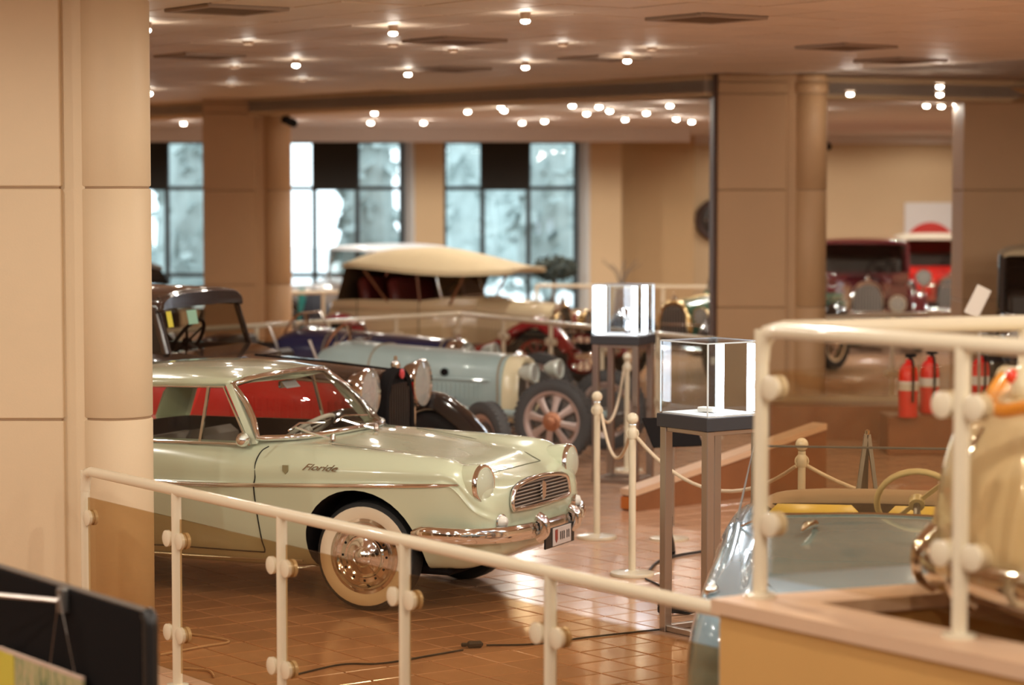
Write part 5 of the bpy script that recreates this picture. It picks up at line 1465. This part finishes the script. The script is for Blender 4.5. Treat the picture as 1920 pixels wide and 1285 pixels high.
# ------------------------------------------------------------------ ceiling lamps
def lamp(p, zc, label, r=.032, watt=1.6, col=WARM, lit=True):
    t = thing('ceiling_spotlight', label, 'lamp', (p.x, p.y, zc), 0, 'ceiling spotlights')
    MB().lathe([(r * 1.5, 0), (r * 1.5, -.012), (r * 1.1, -.02)], seg=20).build('trim_ring', mat('lamp_trim', (.55, .45, .36), .5), t, 40)
    dz = p.z - zc
    MB().lathe([(r * 1.05, -.006), (r * 1.1, dz * .55), (r * .95, dz + .01)], seg=20).build('housing', mat('lamp_housing', (.42, .28, .19), .5), t, 40)
    if lit:
        MB().ball((0, 0, dz), r, 16, 8, (1, 1, .55)).build('lens', LENSLIT, t, 60)
    l = bpy.data.lights.new('hall_light', 'POINT'); l.energy = watt; l.color = col; l.shadow_soft_size = r
    o = bpy.data.objects.new('hall_light', l); COL.objects.link(o); o.parent = t; o.location = (0, 0, dz - .05)
NEAR = [(275, 57, 'lit ceiling lamp at the top edge of the stone column'), (737, 63, 'lit ceiling lamp highest over the green coupe'), (555, 123, 'lit ceiling lamp left of the middle row'), (765, 140, 'lit ceiling lamp lowest of the near row'), (985, 127, 'lit ceiling lamp between the two right lamps of the near row'), (1176, 115, 'lit ceiling lamp nearest the broad pier'), (985, 40, 'lit oval ceiling lamp nearest the top edge of the picture'), (280, 176, 'lit ceiling lamp low beside the stone column')]
for x, y, lb in NEAR:
    zl = CEIL - .07
    p = at(x, y, (zl - CAMZ) * FPX / (361 - y))
    lamp(p, CEIL - .005, lb)
FARL = [(344, 232), (546, 232), (695, 231), (702, 213), (794, 231), (877, 210), (939, 201), (945, 208), (979, 231), (1021, 228), (1073, 199), (1100, 214), (1123, 201), (1143, 209), (1172, 225), (1212, 213), (1256, 199), (1268, 224), (1297, 229), (1594, 177), (1737, 199), (1762, 178), (1765, 200), (1762, 163), (1792, 195), (1527, 211)]
for i, (x, y) in enumerate(FARL):
    zl = CEIL2 - .04
    Y = (zl - CAMZ) * FPX / (361 - y)
    p = at(x, y, Y)
    zc = CEIL2
    if near_ceiling(Vector((p.x, p.y + .4, 0))):
        zl = CEIL - .07
        Y = (zl - CAMZ) * FPX / (361 - y); p = at(x, y, Y); zc = CEIL - .005
        if not near_ceiling(Vector((p.x, p.y, 0))):
            Y = beam_y(p.x) + .9 if p.x < 1.95 else 24.7 + (p.x - 1.95) * .42 + .9
            p = at(x, y, Y); zc = max(CEIL2, p.z + .03)
    lamp(p, zc, 'small lit rear hall lamp, %s' % (['first', 'second', 'third', 'fourth', 'fifth', 'sixth', 'seventh', 'eighth', 'ninth', 'tenth', 'eleventh', 'twelfth', 'thirteenth', 'fourteenth', 'fifteenth', 'sixteenth', 'seventeenth', 'eighteenth', 'nineteenth'][i] + ' from the left' if i < 19 else ['leftmost lamp beyond the broad pier', 'lower left', 'brightest', 'lower middle', 'topmost', 'rightmost', 'one half hidden by the broad pier shaft'][i - 19]), r=.034, watt=4.0)
for i, (x, y) in enumerate(((465, 86), (737, 90), (1055, 89), (1222, 97), (440, 130), (567, 154), (435, 163), (850, 100))):
    zl = CEIL - .05
    p = at(x, y, (zl - CAMZ) * FPX / (361 - y))
    lamp(p, CEIL - .005, ['brown downlight housing right of the narrow left vent', 'brown downlight housing under the highest lit lamp', 'brown downlight housing left of the lamp nearest the pier', 'brown downlight housing just above the lamp nearest the pier', 'brown downlight housing near the stone column', 'brown downlight housing below the left lit lamp', 'lowest brown downlight housing near the stone column', 'tiny downlight housing above the middle lit lamp'][i], r=.04, watt=1.2, lit=False)
# general lamps over the hall, mostly above and behind the picture
k = 0
for x in (-5.5, -2.6, .4, 3.2, 6.2, 9.0):
    for y, f_ in ((2.0, 1.05), (5.5, 1.1), (9.0, 1.15), (12.6, 1.15), (16.2, .8), (19.8, .4)):
        spot((x + (.5 if (k % 2) else -.3), y, 3.40), (x, y + .6, 0), LAMP_W * f_, 168, .35)
        k += 1
for x in (-6, -2.8, .2, 3.4, 6.4, 9.4):
    for y, f_ in ((32.0, 1.2), (36.0, 1.7), (39.6, 1.1)): spot((x, y, 3.22), (x, y, 0), LAMP_W * f_, 168, .35)
for x, y in ((-1.0, 28.6), (.4, 27.6)): spot((x, y, 3.24), (x - .3, y, 0), LAMP_W * .75, 150, .5)  # added spots without fixtures, to brighten the touring car's canvas top and bonnet
for x in (4.6, 7.4): spot((x, 42.0, 3.2), (x, 42.6, 0), LAMP_W * .5, 165, .4)  # extra spots without fixtures, added to lift the right-hand rear wall
